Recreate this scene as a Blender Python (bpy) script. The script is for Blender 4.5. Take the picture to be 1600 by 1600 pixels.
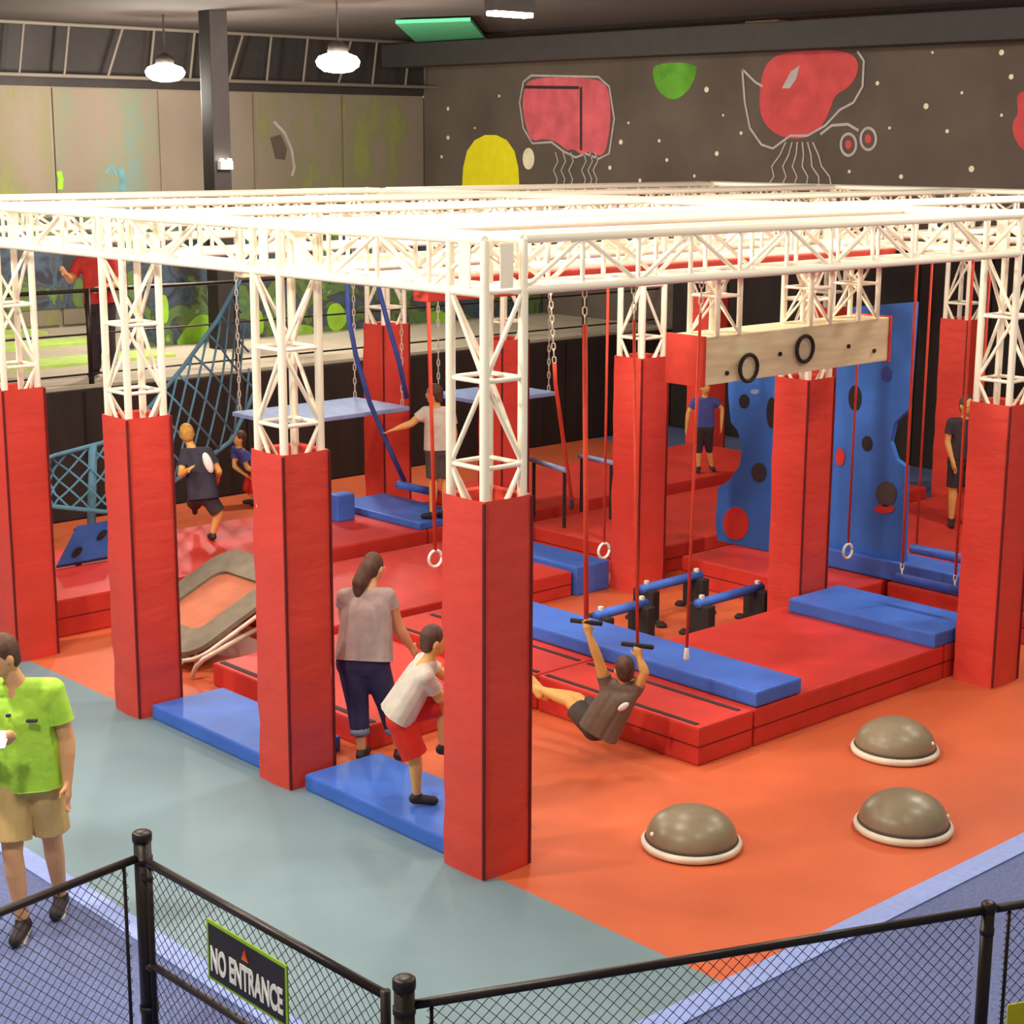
import bpy, bmesh, math, random
from mathutils import Vector as V, Matrix, Quaternion
random.seed(7)
S = bpy.context.scene
COL = S.collection
for o in list(bpy.data.objects): bpy.data.objects.remove(o)

# ------------------------------------------------------------------ camera
F, CX, CY, CZ, YAW, PITCH, ROLL = 2677.71, -6.7776, -7.577, 4.4843, .8258, .2131, .0044
FW = V((math.cos(YAW)*math.cos(PITCH), math.sin(YAW)*math.cos(PITCH), -math.sin(PITCH)))
RT0 = V((math.sin(YAW), -math.cos(YAW), 0)); UP0 = RT0.cross(FW)
RT = RT0*math.cos(ROLL) + UP0*math.sin(ROLL); UP = UP0*math.cos(ROLL) - RT0*math.sin(ROLL)
CAM = V((CX, CY, CZ)); AW = V((math.cos(YAW), math.sin(YAW), 0))
cd = bpy.data.cameras.new('camera'); cam = bpy.data.objects.new('camera', cd); COL.objects.link(cam)
cam.matrix_world = Matrix(((RT.x, UP.x, -FW.x, CX), (RT.y, UP.y, -FW.y, CY), (RT.z, UP.z, -FW.z, CZ), (0, 0, 0, 1)))
cd.sensor_width = 36; cd.lens = F/1600*36; cd.clip_end = 200
S.camera = cam
# photo pixel -> point on a surface the thing touches
def ray(px, py): return FW + RT*((px-800)/F) - UP*((py-800)/F)
def atz(px, py, z=0): d = ray(px, py); return CAM + d*((z-CZ)/d.z)
def atx(px, py, X): d = ray(px, py); return CAM + d*((X-CX)/d.x)
def aty(px, py, Y): d = ray(px, py); return CAM + d*((Y-CY)/d.y)

# ------------------------------------------------------------------ light
W = bpy.data.worlds.new('hall_ambient'); S.world = W; W.use_nodes = True
W.node_tree.nodes['Background'].inputs[0].default_value = (1, .92, .82, 1)
W.node_tree.nodes['Background'].inputs[1].default_value = .2
S.view_settings.view_transform = 'Standard'; S.view_settings.look = 'None'
S.view_settings.gamma = 1; S.view_settings.use_curve_mapping = False
S.view_settings.exposure = 0.48
LAMP_W = 250

# ------------------------------------------------------------------ materials
def lin(c): return tuple(((v/255)/12.92 if v/255 < .04045 else ((v/255+.055)/1.055)**2.4) for v in c) + (1,)
MATS = {}
def mat(name, rgb, rough=.6, metal=0, var=.12, scale=6, bump=0, bscale=40, stretch=(1, 1, 1), emit=0, spec=.4, dist=.02):
    if name in MATS: return MATS[name]
    m = bpy.data.materials.new(name); m.use_nodes = True; nt = m.node_tree; b = nt.nodes['Principled BSDF']
    c = lin(rgb); b.inputs['Roughness'].default_value = rough; b.inputs['Metallic'].default_value = metal
    b.inputs['Specular IOR Level'].default_value = spec
    tc = nt.nodes.new('ShaderNodeTexCoord'); mp = nt.nodes.new('ShaderNodeMapping'); mp.inputs['Scale'].default_value = stretch
    nt.links.new(tc.outputs['Object'], mp.inputs['Vector'])
    n = nt.nodes.new('ShaderNodeTexNoise'); n.inputs['Scale'].default_value = scale; n.inputs['Detail'].default_value = 4
    nt.links.new(mp.outputs[0], n.inputs['Vector'])
    r = nt.nodes.new('ShaderNodeValToRGB'); r.color_ramp.elements[0].position = .3; r.color_ramp.elements[1].position = .7
    r.color_ramp.elements[0].color = tuple(v*(1-var) for v in c[:3])+(1,)
    r.color_ramp.elements[1].color = tuple(min(1, v*(1+var)) for v in c[:3])+(1,)
    nt.links.new(n.outputs['Fac'], r.inputs[0]); nt.links.new(r.outputs[0], b.inputs['Base Color'])
    if bump:
        n2 = nt.nodes.new('ShaderNodeTexNoise'); n2.inputs['Scale'].default_value = bscale; n2.inputs['Detail'].default_value = 3
        nt.links.new(mp.outputs[0], n2.inputs['Vector'])
        bp = nt.nodes.new('ShaderNodeBump'); bp.inputs['Strength'].default_value = bump; bp.inputs['Distance'].default_value = dist
        nt.links.new(n2.outputs['Fac'], bp.inputs['Height']); nt.links.new(bp.outputs[0], b.inputs['Normal'])
    if emit:
        b.inputs['Emission Color'].default_value = c; b.inputs['Emission Strength'].default_value = emit
    MATS[name] = m; return m
mat('truss_paint', (250, 240, 218), .45, var=.04)
mat('pad_vinyl', (214, 68, 54), .45, var=.08, scale=2, bump=.32, bscale=1.9, stretch=(1, 1, 2.2), dist=.09)
mat('pad_seam', (104, 22, 22), .7)
mat('mat_red', (202, 56, 45), .5, var=.12, scale=2.5, bump=.15, bscale=3, dist=.03)
mat('mat_red_side', (168, 30, 28), .55, var=.12, scale=2.5)
mat('strap_dark', (58, 38, 38), .7)
mat('mat_blue', (64, 108, 200), .5, var=.14, scale=3, bump=.15, bscale=4, dist=.02)
mat('panel_blue', (54, 110, 194), .55, var=.18, scale=2)
mat('floor_orange', (206, 98, 58), .55, var=.09, scale=1.3)
mat('floor_grey', (116, 140, 148), .6, var=.08, scale=1.1)
mat('carpet_blue', (98, 108, 150), .9, var=.25, scale=60, bump=.3, bscale=90, dist=.01)
mat('strip_lav', (146, 164, 222), .7, var=.08, scale=20)
mat('black_metal', (44, 35, 31), .38, metal=.3, var=.1)
mat('wire_black', (38, 32, 30), .5)
mat('black_wall', (44, 36, 32), .85, var=.25, scale=2, stretch=(3, 3, .3))
mat('wall_brown', (92, 80, 70), .9, var=.2, scale=.9)
mat('wall_taupe', (136, 121, 106), .9, var=.16, scale=.7)
mat('ceiling_dark', (74, 63, 58), .95, var=.2, scale=.5)
mat('duct_dark', (50, 44, 42), .7)
mat('joist_grey', (118, 108, 97), .7)
mat('beige_deck', (188, 174, 152), .8, var=.08, scale=3)
mat('lime_pad', (186, 214, 110), .7)
mat('dome_grey', (142, 129, 103), .34, var=.06, scale=5)
mat('base_cream', (228, 220, 196), .5)
mat('wood_cream', (222, 204, 166), .65, var=.12, scale=5, stretch=(.4, 4, 4))
mat('beam_red', (212, 62, 44), .6, var=.14, scale=6)
mat('rope_red', (206, 66, 42), .8)
mat('rope_blue', (58, 78, 150), .8)
mat('chain_metal', (226, 216, 196), .35, metal=.3)
mat('net_blue', (92, 138, 160), .8)
mat('plank_blue', (140, 160, 205), .45, var=.15)
mat('foam_black', (40, 34, 34), .8)
mat('tramp_pad', (128, 116, 98), .6, var=.15, scale=8, bump=.2, bscale=12)
mat('tramp_bed', (190, 110, 80), .7)
mat('sign_black', (42, 36, 38), .5)
mat('sign_white', (240, 238, 228), .5, var=.02)
mat('sign_green', (150, 190, 40), .5)
mat('sign_orange', (220, 110, 40), .5)
mat('yellow_paint', (236, 222, 22), .7, var=.05)
mat('skin', (222, 166, 116), .5, var=.06)
mat('skin_warm', (226, 170, 96), .5, var=.06)
mat('hair_brown', (84, 56, 42), .6, var=.3, scale=30, stretch=(1, 1, .3))
mat('hair_blond', (190, 140, 66), .6, var=.3, scale=30)
mat('tee_neon', (176, 226, 70), .7, var=.08, bump=.5, bscale=9, dist=.03)
mat('khaki', (206, 174, 112), .8, var=.08, bump=.4, bscale=9, dist=.02)
mat('vest_grey', (176, 156, 150), .8, var=.1, scale=12, bump=.5, bscale=10, dist=.02)
mat('jeans', (52, 52, 84), .8, var=.2, scale=10, bump=.4, bscale=10, dist=.02)
mat('jeans_cuff', (140, 148, 172), .8)
mat('tee_pale', (206, 196, 182), .8, var=.1, scale=14, bump=.5, bscale=9, dist=.02)
mat('shorts_red', (214, 44, 28), .7, bump=.5, bscale=9, dist=.02)
mat('tee_grey', (122, 106, 90), .8, bump=.5, bscale=9, dist=.02)
mat('shorts_dark', (78, 70, 66), .8, bump=.4, bscale=9, dist=.02)
mat('tee_navy', (52, 48, 62), .8)
mat('tee_blue', (70, 78, 150), .8)
mat('tee_red', (186, 48, 40), .8)
mat('pants_dark', (58, 48, 52), .8)
mat('shoe_dark', (44, 36, 36), .6)
mat('shoe_sole', (214, 206, 186), .6)
mat('eye_white', (235, 230, 222), .3); mat('eye_dark', (40, 28, 22), .3); mat('lip', (176, 96, 82), .5)
mat('lamp_glow', (255, 246, 230), emit=26)
mat('lamp_housing', (90, 84, 80), .4, metal=.5)
mat('tile_green', (84, 190, 140), .8)
mat('vent_tan', (150, 122, 84), .7)
mat('paint_red', (196, 74, 74), .9, var=.18, scale=3); mat('paint_pink', (206, 92, 100), .9, var=.2, scale=3)
mat('paint_line', (176, 166, 164), .9); mat('paint_green', (92, 152, 44), .9, var=.3, scale=3)
mat('paint_star', (226, 214, 180), .9); mat('paint_cyan', (96, 138, 146), .9, var=.3, scale=4)
mat('paint_lime', (150, 200, 60), .9, var=.3, scale=3); mat('paint_moss', (112, 116, 66), .9, var=.3, scale=2)
mat('phone_white', (236, 232, 226), .3)
def mural_material():
    m = bpy.data.materials.new('mural_spray'); m.use_nodes = True; nt = m.node_tree; b = nt.nodes['Principled BSDF']
    b.inputs['Roughness'].default_value = .9
    tc = nt.nodes.new('ShaderNodeTexCoord'); n = nt.nodes.new('ShaderNodeTexNoise'); n.inputs['Scale'].default_value = 1.6; n.inputs['Detail'].default_value = 5
    n.inputs['Distortion'].default_value = 1.2
    nt.links.new(tc.outputs['Object'], n.inputs['Vector'])
    r = nt.nodes.new('ShaderNodeValToRGB'); nt.links.new(n.outputs['Fac'], r.inputs[0]); e = r.color_ramp.elements
    e[0].position = .36; e[0].color = lin((58, 52, 62)); e[1].position = .72; e[1].color = lin((160, 206, 60))
    for p, c in ((.44, (74, 92, 110)), (.5, (70, 66, 66)), (.56, (104, 130, 66)), (.63, (84, 110, 84))):
        q = e.new(p); q.color = lin(c)
    nt.links.new(r.outputs[0], b.inputs['Base Color']); MATS['mural_spray'] = m
mural_material()
def spray(name, cols):
    m = mat(name, (136, 121, 106), .9); nt = m.node_tree; b = nt.nodes['Principled BSDF']; r = [n for n in nt.nodes if n.type == 'VALTORGB'][0]; n = [n for n in nt.nodes if n.type == 'TEX_NOISE'][0]
    n.inputs['Scale'].default_value = .9; n.inputs['Detail'].default_value = 7; n.inputs['Roughness'].default_value = .65
    mp = [n for n in nt.nodes if n.type == 'MAPPING'][0]; mp.inputs['Scale'].default_value = (2.2, 1, .8)
    e = r.color_ramp.elements; e[0].position = .42; e[0].color = lin((136, 121, 106)); e[1].position = .68; e[1].color = lin(cols[1]); q = e.new(.54); q.color = lin(cols[0])
spray('spray_teal', ((126, 126, 104), (104, 136, 134))); spray('spray_moss', ((128, 122, 90), (136, 142, 66)))

# ------------------------------------------------------------------ mesh helpers
class MB:
    def __init__(s): s.v = []; s.f = []
    def add(s, vs, fs):
        n = len(s.v); s.v += [tuple(v) for v in vs]; s.f += [tuple(i+n for i in f) for f in fs]; return s
    def box(s, x0, x1, y0, y1, z0, z1):
        return s.add([(x0,y0,z0),(x1,y0,z0),(x1,y1,z0),(x0,y1,z0),(x0,y0,z1),(x1,y0,z1),(x1,y1,z1),(x0,y1,z1)],
                     [(3,2,1,0),(4,5,6,7),(0,1,5,4),(1,2,6,5),(2,3,7,6),(3,0,4,7)])
    def obox(s, c, ax, ay, az):          # oriented box from centre and half vectors
        c, ax, ay, az = V(c), V(ax), V(ay), V(az)
        vs = [c+ax*i+ay*j+az*k for k in (-1, 1) for i, j in ((-1,-1),(1,-1),(1,1),(-1,1))]
        return s.add(vs, [(3,2,1,0),(4,5,6,7),(0,1,5,4),(1,2,6,5),(2,3,7,6),(3,0,4,7)])
    def tube(s, pts, r, n=8, cap=True):
        pts = [V(p) for p in pts]; rs = r if isinstance(r, (list, tuple)) else [r]*len(pts)
        b = len(s.v); u = None
        for i, p in enumerate(pts):
            t = (pts[min(i+1, len(pts)-1)]-pts[max(i-1, 0)]).normalized()
            if u is None: u = t.orthogonal().normalized()
            else:
                u = u - t*u.dot(t); u = u.normalized() if u.length > 1e-6 else t.orthogonal().normalized()
            w = t.cross(u)
            for k in range(n):
                a = 2*math.pi*k/n; s.v.append(tuple(p + u*(rs[i]*math.cos(a)) + w*(rs[i]*math.sin(a))))
        for i in range(len(pts)-1):
            for k in range(n):
                k2 = (k+1) % n; s.f.append((b+i*n+k, b+i*n+k2, b+(i+1)*n+k2, b+(i+1)*n+k))
        if cap:
            s.f.append(tuple(b+k for k in reversed(range(n)))); s.f.append(tuple(b+(len(pts)-1)*n+k for k in range(n)))
        return s
    def lathe(s, prof, c=(0, 0, 0), n=32):
        b = len(s.v); c = V(c)
        for r, z in prof:
            for k in range(n):
                a = 2*math.pi*k/n; s.v.append((c.x+r*math.cos(a), c.y+r*math.sin(a), c.z+z))
        for i in range(len(prof)-1):
            for k in range(n):
                k2 = (k+1) % n; s.f.append((b+i*n+k, b+i*n+k2, b+(i+1)*n+k2, b+(i+1)*n+k))
        s.f.append(tuple(b+k for k in reversed(range(n)))); s.f.append(tuple(b+(len(prof)-1)*n+k for k in range(n)))
        return s
    def caps(s, p, q, r1, r2, n=12, m=4):   # tapered capsule
        p, q = V(p), V(q); t = q-p; L = t.length
        t = t.normalized() if L > 1e-6 else V((0, 0, 1))
        pts = []; rs = []
        for i in range(m+1):
            a = math.pi/2*(1-i/m); pts.append(p - t*(r1*math.sin(a)) ); rs.append(max(r1*math.cos(a), .0008))
        for i in range(m+1):
            a = math.pi/2*i/m; pts.append(q + t*(r2*math.sin(a))); rs.append(max(r2*math.cos(a), .0008))
        b = len(s.v); u = t.orthogonal().normalized(); w = t.cross(u)
        for p_, r_ in zip(pts, rs):
            for k in range(n):
                a = 2*math.pi*k/n; s.v.append(tuple(p_+u*(r_*math.cos(a))+w*(r_*math.sin(a))))
        N = len(pts)
        for i in range(N-1):
            for k in range(n):
                k2 = (k+1) % n; s.f.append((b+i*n+k, b+i*n+k2, b+(i+1)*n+k2, b+(i+1)*n+k))
        s.f.append(tuple(b+k for k in reversed(range(n)))); s.f.append(tuple(b+(N-1)*n+k for k in range(n)))
        return s
    def ell(s, c, ax, ay, az, n=14, m=10):
        c, ax, ay, az = V(c), V(ax), V(ay), V(az); b = len(s.v)
        for i in range(m+1):
            ph = math.pi*(i/m-.5); cr = max(math.cos(ph), .01)
            for k in range(n):
                a = 2*math.pi*k/n; s.v.append(tuple(c+ax*(cr*math.cos(a))+ay*(cr*math.sin(a))+az*math.sin(ph)))
        for i in range(m):
            for k in range(n):
                k2 = (k+1) % n; s.f.append((b+i*n+k, b+i*n+k2, b+(i+1)*n+k2, b+(i+1)*n+k))
        s.f.append(tuple(b+k for k in reversed(range(n)))); s.f.append(tuple(b+m*n+k for k in range(n)))
        return s
    def prism(s, outline, d):               # flat outline (list of points) thickened by vector d
        o = [V(p) for p in outline]; d = V(d); n = len(o)
        return s.add(o+[p+d for p in o], [tuple(range(n)), tuple(range(2*n-1, n-1, -1))]+[(i, (i+1) % n, n+(i+1) % n, n+i) for i in range(n)])

def mesh_from(mb, name, loc=(0, 0, 0), smooth=False, bevel=0, seg=2):
    me = bpy.data.meshes.new(name); l = V(loc)
    bm = bmesh.new(); vs = [bm.verts.new(V(v)-l) for v in mb.v]
    for f in mb.f:
        try: bm.faces.new([vs[i] for i in f])
        except ValueError: pass
    bmesh.ops.recalc_face_normals(bm, faces=bm.faces)
    if bevel: bmesh.ops.bevel(bm, geom=bm.edges[:]+bm.verts[:], offset=bevel, segments=seg, affect='EDGES', profile=.6, clamp_overlap=True)
    bm.to_mesh(me); bm.free()
    if smooth:
        for p in me.polygons: p.use_smooth = True
    return me
def link(name, data, m=None, parent=None, loc=(0, 0, 0)):
    o = bpy.data.objects.new(name, data); COL.objects.link(o); o.location = loc
    if parent: o.parent = parent
    if m and data is not None and not data.materials: data.materials.append(MATS[m])
    return o
def tag(o, label, cat, group=None):
    o['label'] = label; o['category'] = cat
    if group: o['group'] = group
    return o
BASE = {}
def thing(name, label, cat, loc=(0, 0, 0), group=None):
    o = link(name, None, loc=loc); o.empty_display_size = .1; BASE[o.name] = V(loc)
    return tag(o, label, cat, group)
def base_of(o):
    return BASE.get(o.name, V((0, 0, 0)))
def part(root, name, mb, m, smooth=False, bevel=0, seg=2):   # mb in world coordinates
    b = base_of(root); me = mesh_from(mb, name, b, smooth, bevel, seg)
    o = link(name, me, m, root); BASE[o.name] = b; return o
def single(name, mb, m, label, cat, loc, group=None, smooth=False, bevel=0, seg=2):
    o = link(name, mesh_from(mb, name, loc, smooth, bevel, seg), m, loc=loc); BASE[o.name] = V(loc)
    return tag(o, label, cat, group)
def struct(name, mb, m, label=None, smooth=False):
    o = link(name, mesh_from(mb, name), m); o['kind'] = 'structure'
    if label: o['label'] = label
    BASE[o.name] = V((0, 0, 0)); return o

# ------------------------------------------------------------------ setting
XW, YB, YW, ZC = 13.65, 10.8, 17.0, 6.2
fl = struct('floor', MB().box(-9, XW, -9, 17, -.1, -.004), 'carpet_blue', 'blue carpet floor of the hall')
part(fl, 'orange_flooring', MB().box(-.09, 11.9, -2.03, YB, -.05, 0), 'floor_orange')['label'] = 'orange foam flooring under the frame'
part(fl, 'walkway', MB().box(-2.05, -.09, -2.03, YB, -.05, 0), 'floor_grey')['label'] = 'grey walkway beside the frame'
part(fl, 'border_strip', MB().box(-2.2, -2.05, -2.2, YB, -.05, .006), 'strip_lav')
part(fl, 'border_strip', MB().box(-2.05, 11.9, -2.2, -2.03, -.05, .006), 'strip_lav')
wr = struct('wall_right', MB().box(XW, XW+.2, -9, 17.2, 0, ZC), 'wall_brown', 'dark wall painted with stars and red aliens')
wb = struct('wall_back', MB().box(-9, XW, YW, YW+.2, 1.6, ZC), 'wall_taupe', 'taupe panelled wall with spray paint')
struct('ceiling', MB().box(-9, XW+.2, -9, 17.2, ZC, ZC+.1), 'ceiling_dark', 'dark painted ceiling')
wp = struct('wall_platform', MB().box(-6, XW, YB, YB+.12, 0, 1.56), 'black_wall', 'black low wall below the raised deck')
for i in range(17): part(wp, 'wall_panel', MB().box(-6+i*1.15+.02, -6+i*1.15+1.13, YB-.02, YB, .02, 1.54), 'black_wall')
fp = struct('floor_platform', MB().box(-6, XW, YB+.1, YW, 1.5, 1.6), 'beige_deck', 'beige raised deck')
for y0 in (12.6, 14.6, 16.2): part(fp, 'lime_pad', MB().box(-6, 5.6, y0, y0+.7, 1.6, 1.64), 'lime_pad')
# black curtain panels on the lower right wall
for i in range(12): part(wr, 'wall_panel', MB().box(XW-.03, XW, -3+i*1.15+.01, -3+i*1.15+1.14, 0, 3.1), 'black_wall')
# upper wall panels on the back wall
for i in range(9): part(wb, 'wall_panel', MB().box(-3+i*1.85+.03, -3+i*1.85+1.82, YW-.04, YW, 1.64, 5.25), 'spray_teal' if i == 5 else 'spray_moss' if i in (4, 7, 8) else 'wall_taupe')
part(wb, 'header_band', MB().box(-6, XW, YW-.03, YW, 5.27, ZC), 'duct_dark')
# partition with spray mural on the deck
pt = struct('wall_mural', MB().box(5.6, XW-.04, 13.8, 13.9, 1.6, 3.1), 'mural_spray', 'low partition sprayed with green and blue mural')
part(wb, 'mural_field', MB().box(1.5, 9.5, YW-.06, YW-.04, 1.9, 3.3), 'mural_spray')
pp = aty(347, 500, 13.0)
single('pillar', MB().box(pp.x-.14, pp.x+.14, 12.86, 13.14, 1.6, ZC), 'duct_dark', 'black steel pillar standing on the raised deck', 'pillar', (pp.x, 13, 1.6), bevel=.01)
el = aty(350, 258, 12.84)
e = thing('emergency_light', 'small white emergency light box fixed to the black pillar', 'light', (el.x, 12.8, el.z))
part(e, 'housing', MB().box(el.x-.1, el.x+.1, 12.76, 12.855, el.z-.06, el.z+.06), 'sign_white', bevel=.01)
for s_ in (-.06, .06): part(e, 'lens', MB().lathe([(.03, 0), (.035, .02), (.02, .04)], (el.x+s_, 12.79, el.z+.05), 12), 'lamp_glow')
# paint on the right wall (flat mural)
def soft(p, n=2):
    for _ in range(n): p = [q for i in range(len(p)) for q in ((p[i][0]*.75+p[(i+1) % len(p)][0]*.25, p[i][1]*.75+p[(i+1) % len(p)][1]*.25), (p[i][0]*.25+p[(i+1) % len(p)][0]*.75, p[i][1]*.25+p[(i+1) % len(p)][1]*.75))]
    return p
def poly(px, name, m, X=XW-.002, parent=wr, th=.006):
    return part(parent, name, MB().prism([atx(a, b, X) for a, b in (soft(px) if 'alien' in name or 'blob' in name else px)], (-th, 0, 0)), m)
def ribbon(P, w, out, parent, name, m, closed):
    n = len(P); A = []; B = []
    for i in range(n):
        a = P[(i-1) % n] if (closed or i) else P[i]; b = P[(i+1) % n] if (closed or i < n-1) else P[i]
        d = out.cross(b-a).normalized()*(w/2); A.append(P[i]+d); B.append(P[i]-d)
    v = A+B+[q+out*.005 for q in A]+[q+out*.005 for q in B]; f = []
    for i in range(n if closed else n-1):
        j = (i+1) % n; f += [(2*n+i, 2*n+j, 3*n+j, 3*n+i), (i, j, 2*n+j, 2*n+i), (n+i, n+j, 3*n+j, 3*n+i)]
    return part(parent, name, MB().add(v, f), m)
def stroke(px, w, name, m, X=XW-.008, parent=wr, closed=False):
    return ribbon([atx(a, b, X) for a, b in px], w, V((-1, 0, 0)), parent, name, m, closed)
def circ(cx, cy, rx, ry, n=20, a0=0, a1=2*math.pi): return [(cx+rx*math.cos(a0+(a1-a0)*i/n), cy+ry*math.sin(a0+(a1-a0)*i/n)) for i in range(n)]
poly([(722,300),(724,262),(730,236),(742,219),(758,211),(776,211),(792,219),(804,236),(810,262),(812,300)], 'painted_egg', 'yellow_paint')
poly([(820,138),(826,126),(850,121),(905,121),(940,125),(952,140),(955,180),(950,228),(940,246),(922,236),(910,243),(896,232),(886,236),(872,222),(850,216),(830,222),(820,190),(816,160)], 'painted_alien', 'paint_pink')
stroke([(818,128),(830,118),(935,120),(952,135),(960,185),(952,240),(936,248),(915,240),(900,246),(880,236),(862,222),(832,224),(818,200),(812,160)], .035, 'painted_outline', 'paint_line', closed=True)
stroke([(820,136),(905,137)], .05, 'painted_outline', 'strap_dark'); stroke([(908,136),(908,235)], .05, 'painted_outline', 'strap_dark')
for x0 in (868, 880, 892, 912, 922, 930): stroke([(x0,238),(x0+4,252),(x0-3,266),(x0+3,280),(x0,292)], .025, 'painted_tentacle', 'paint_line')
poly(circ(826, 248, 9, 17), 'painted_eye', 'paint_star')
poly([(1022,98),(1090,98),(1088,118),(1078,140),(1060,155),(1044,155),(1028,142),(1020,120)], 'painted_blob', 'paint_green')
poly([(1200,95),(1225,82),(1280,78),(1325,80),(1342,95),(1340,118),(1325,138),(1305,148),(1298,170),(1285,198),(1265,214),(1240,218),(1212,210),(1192,190),(1186,160),(1190,120)], 'painted_alien', 'paint_red')
stroke([(1160,108),(1164,160),(1172,200),(1190,226),(1208,232),(1235,212),(1262,212),(1290,196),(1312,172),(1334,160),(1348,135),(1350,95),(1340,80)], .035, 'painted_outline', 'paint_line')
stroke([(1160,108),(1180,128),(1192,135)], .035, 'painted_outline', 'paint_line')
stroke([(1282,210),(1300,196),(1325,194),(1342,204)], .04, 'painted_outline', 'paint_line')
for c in ((1326, 226), (1357, 217)):
    stroke(circ(c[0], c[1], 12, 17), .04, 'painted_outline', 'paint_line', closed=True); poly(circ(c[0], c[1], 5, 7), 'painted_eye', 'paint_red', XW-.003)
for k, x0 in enumerate((1228, 1238, 1246, 1254, 1262, 1270)):
    d = (k-2.5)*9; stroke([(x0,222),(x0+d*.4,242),(x0+d*.8-4,260),(x0+d+4,276),(x0+d*1.3,292)], .025, 'painted_tentacle', 'paint_line')
poly([(1236,112),(1250,102),(1244,124),(1234,138),(1222,138)], 'painted_mark', 'paint_line', XW-.009)
poly([(1600,140),(1588,150),(1592,178),(1582,190),(1584,215),(1600,238),(1640,240),(1650,150)], 'painted_alien', 'paint_red')
sm = mesh_from(MB().lathe([(.035, -.004), (.035, .004)], (0, 0, 0), 10), 'painted_star'); sm.materials.append(MATS['paint_star'])
stars = [(742,200),(700,215),(690,245),(982,192),(970,222),(1000,282),(1085,275),(1104,140),(953,262),(1158,208),(1457,82),(1565,82),(1371,130),(1503,145),(1447,166),(1408,276),(1327,268),(1518,264),(1580,120),(1480,205),(1130,180),(1120,240),(1042,250),(1565,180),(1550,60),(1390,60),(780,150),(660,150),(700,170),(1030,220),(1430,30),(1520,30),(650,230),(1390,200)]
for i, (a, b) in enumerate(stars):
    o = link('painted_star', sm, None, wr, atx(a, b, XW-.004)); o.rotation_euler = (0, math.pi/2, 0); k = (.55+.75*((i*37) % 10)/10); o.scale = (k, k, 1)
for sh_ in ([(272,542),(284,520),(298,502),(312,490),(330,494),(333,516),(320,518),(318,540)], [(322,440),(336,440),(337,500),(326,495)], [(248,462),(262,460),(264,505),(250,505)], [(392,500),(408,478),(414,520),(398,524)], [(510,480),(530,470),(545,500),(528,520),(512,512)], [(662,495),(690,480),(702,505),(680,520)], [(440,520),(470,505),(495,512),(480,528)]):
    part(pt, 'painted_blob', MB().prism([aty(a, b, 13.798) for a, b in soft(sh_)], (0, -.006, 0)), 'paint_lime')
# spray paint on back wall
def polyb(px, name, m): return part(wb, name, MB().prism([aty(a, b, YW-.041) for a, b in px], (0, -.006, 0)), m)
def strokeb(px, w, name, m): return ribbon([aty(a, b, YW-.043) for a, b in px], w, V((0, -1, 0)), wb, name, m, False)
strokeb([(92, 268), (95, 280), (94, 296)], .09, 'spray_streak', 'paint_lime')
strokeb([(428, 190), (445, 208), (456, 235), (460, 262), (456, 275)], .05, 'painted_outline', 'paint_line')
strokeb([(188, 262), (192, 280), (190, 297)], .1, 'spray_streak', 'paint_cyan'); strokeb([(165, 270), (175, 258), (182, 275)], .05, 'spray_streak', 'paint_cyan')
polyb([(422,215),(438,210),(448,232),(445,250),(430,248)], 'painted_mark', 'wall_brown')

# ceiling: joists, ducts
def rod_between(o, a, b, r):
    a, b = V(a), V(b); d = b-a; o.location = (a+b)/2; o.rotation_mode = 'QUATERNION'
    o.rotation_quaternion = V((0, 0, 1)).rotation_difference(d.normalized()); o.scale = (r, r, d.length)
rodm = mesh_from(MB().tube([(0, 0, -.5), (0, 0, .5)], 1, 8), 'rod', smooth=False); rodm.materials.append(MATS['truss_paint'])
for p in rodm.polygons: p.use_smooth = len(p.vertices) == 4
rodg = rodm.copy(); rodg.materials.clear(); rodg.materials.append(MATS['joist_grey'])
def rod(root, name, a, b, r, me=rodm):
    o = link(name, me, None, root); l = base_of(root); rod_between(o, V(a)-l, V(b)-l, r); return o
for k, y0 in enumerate((16.6,)):
    t = thing('ceiling_joist', 'open web steel ceiling joist running along the panelled back wall', 'joist', (-2, y0, ZC))
    zt, zb = ZC-.03, (5.42 if k == 0 else 5.75)
    rod(t, 'chord', (-4, y0, zt), (XW, y0, zt), .03, rodg if k == 0 else rodg); rod(t, 'chord', (-4, y0, zb), (XW, y0, zb), .03, rodg)
    n = 24
    for i in range(n):
        xa = -4+(XW+4)*i/n; xb = -4+(XW+4)*(i+1)/n
        rod(t, 'web_bar', (xa, y0, zb), (xa+(.12 if i % 3 else .3), y0, zt), .022, rodg)
for k, (x0, lab) in enumerate(((12.3, 'long dark square duct under the ceiling along the star wall'),)):
    single('air_duct', MB().box(x0, x0+.5, -4, 16.5, 5.72, 6.1), 'duct_dark', lab, 'duct', (x0, 0, 5.7), bevel=.02)
gq = [atz(a, b, 6.12) for a, b in ((618, 37), (735, 33), (767, 72), (652, 68))]
single('ceiling_tile', MB().prism(gq, (0, 0, .05)), 'tile_green', 'bright green tile panel hung flat below the dark ceiling', 'ceiling tile', gq[0])
for (a, b), lab in (((1230, 45), 'tan ceiling vent grille above the red alien mural with eyestalks'), ((830, 75), 'tan ceiling vent grille beyond the strip light')):
    p = atz(a, b, 6.1); t = thing('ceiling_vent', lab, 'vent', p, 'tan vents on the ceiling')
    part(t, 'frame', MB().box(p.x-.6, p.x+.6, p.y-.3, p.y+.3, 6.06, 6.19), 'vent_tan', bevel=.01)
    for i in range(5): part(t, 'slat', MB().box(p.x-.55, p.x+.55, p.y-.24+i*.11, p.y-.18+i*.11, 6.04, 6.06), 'vent_tan')

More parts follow.
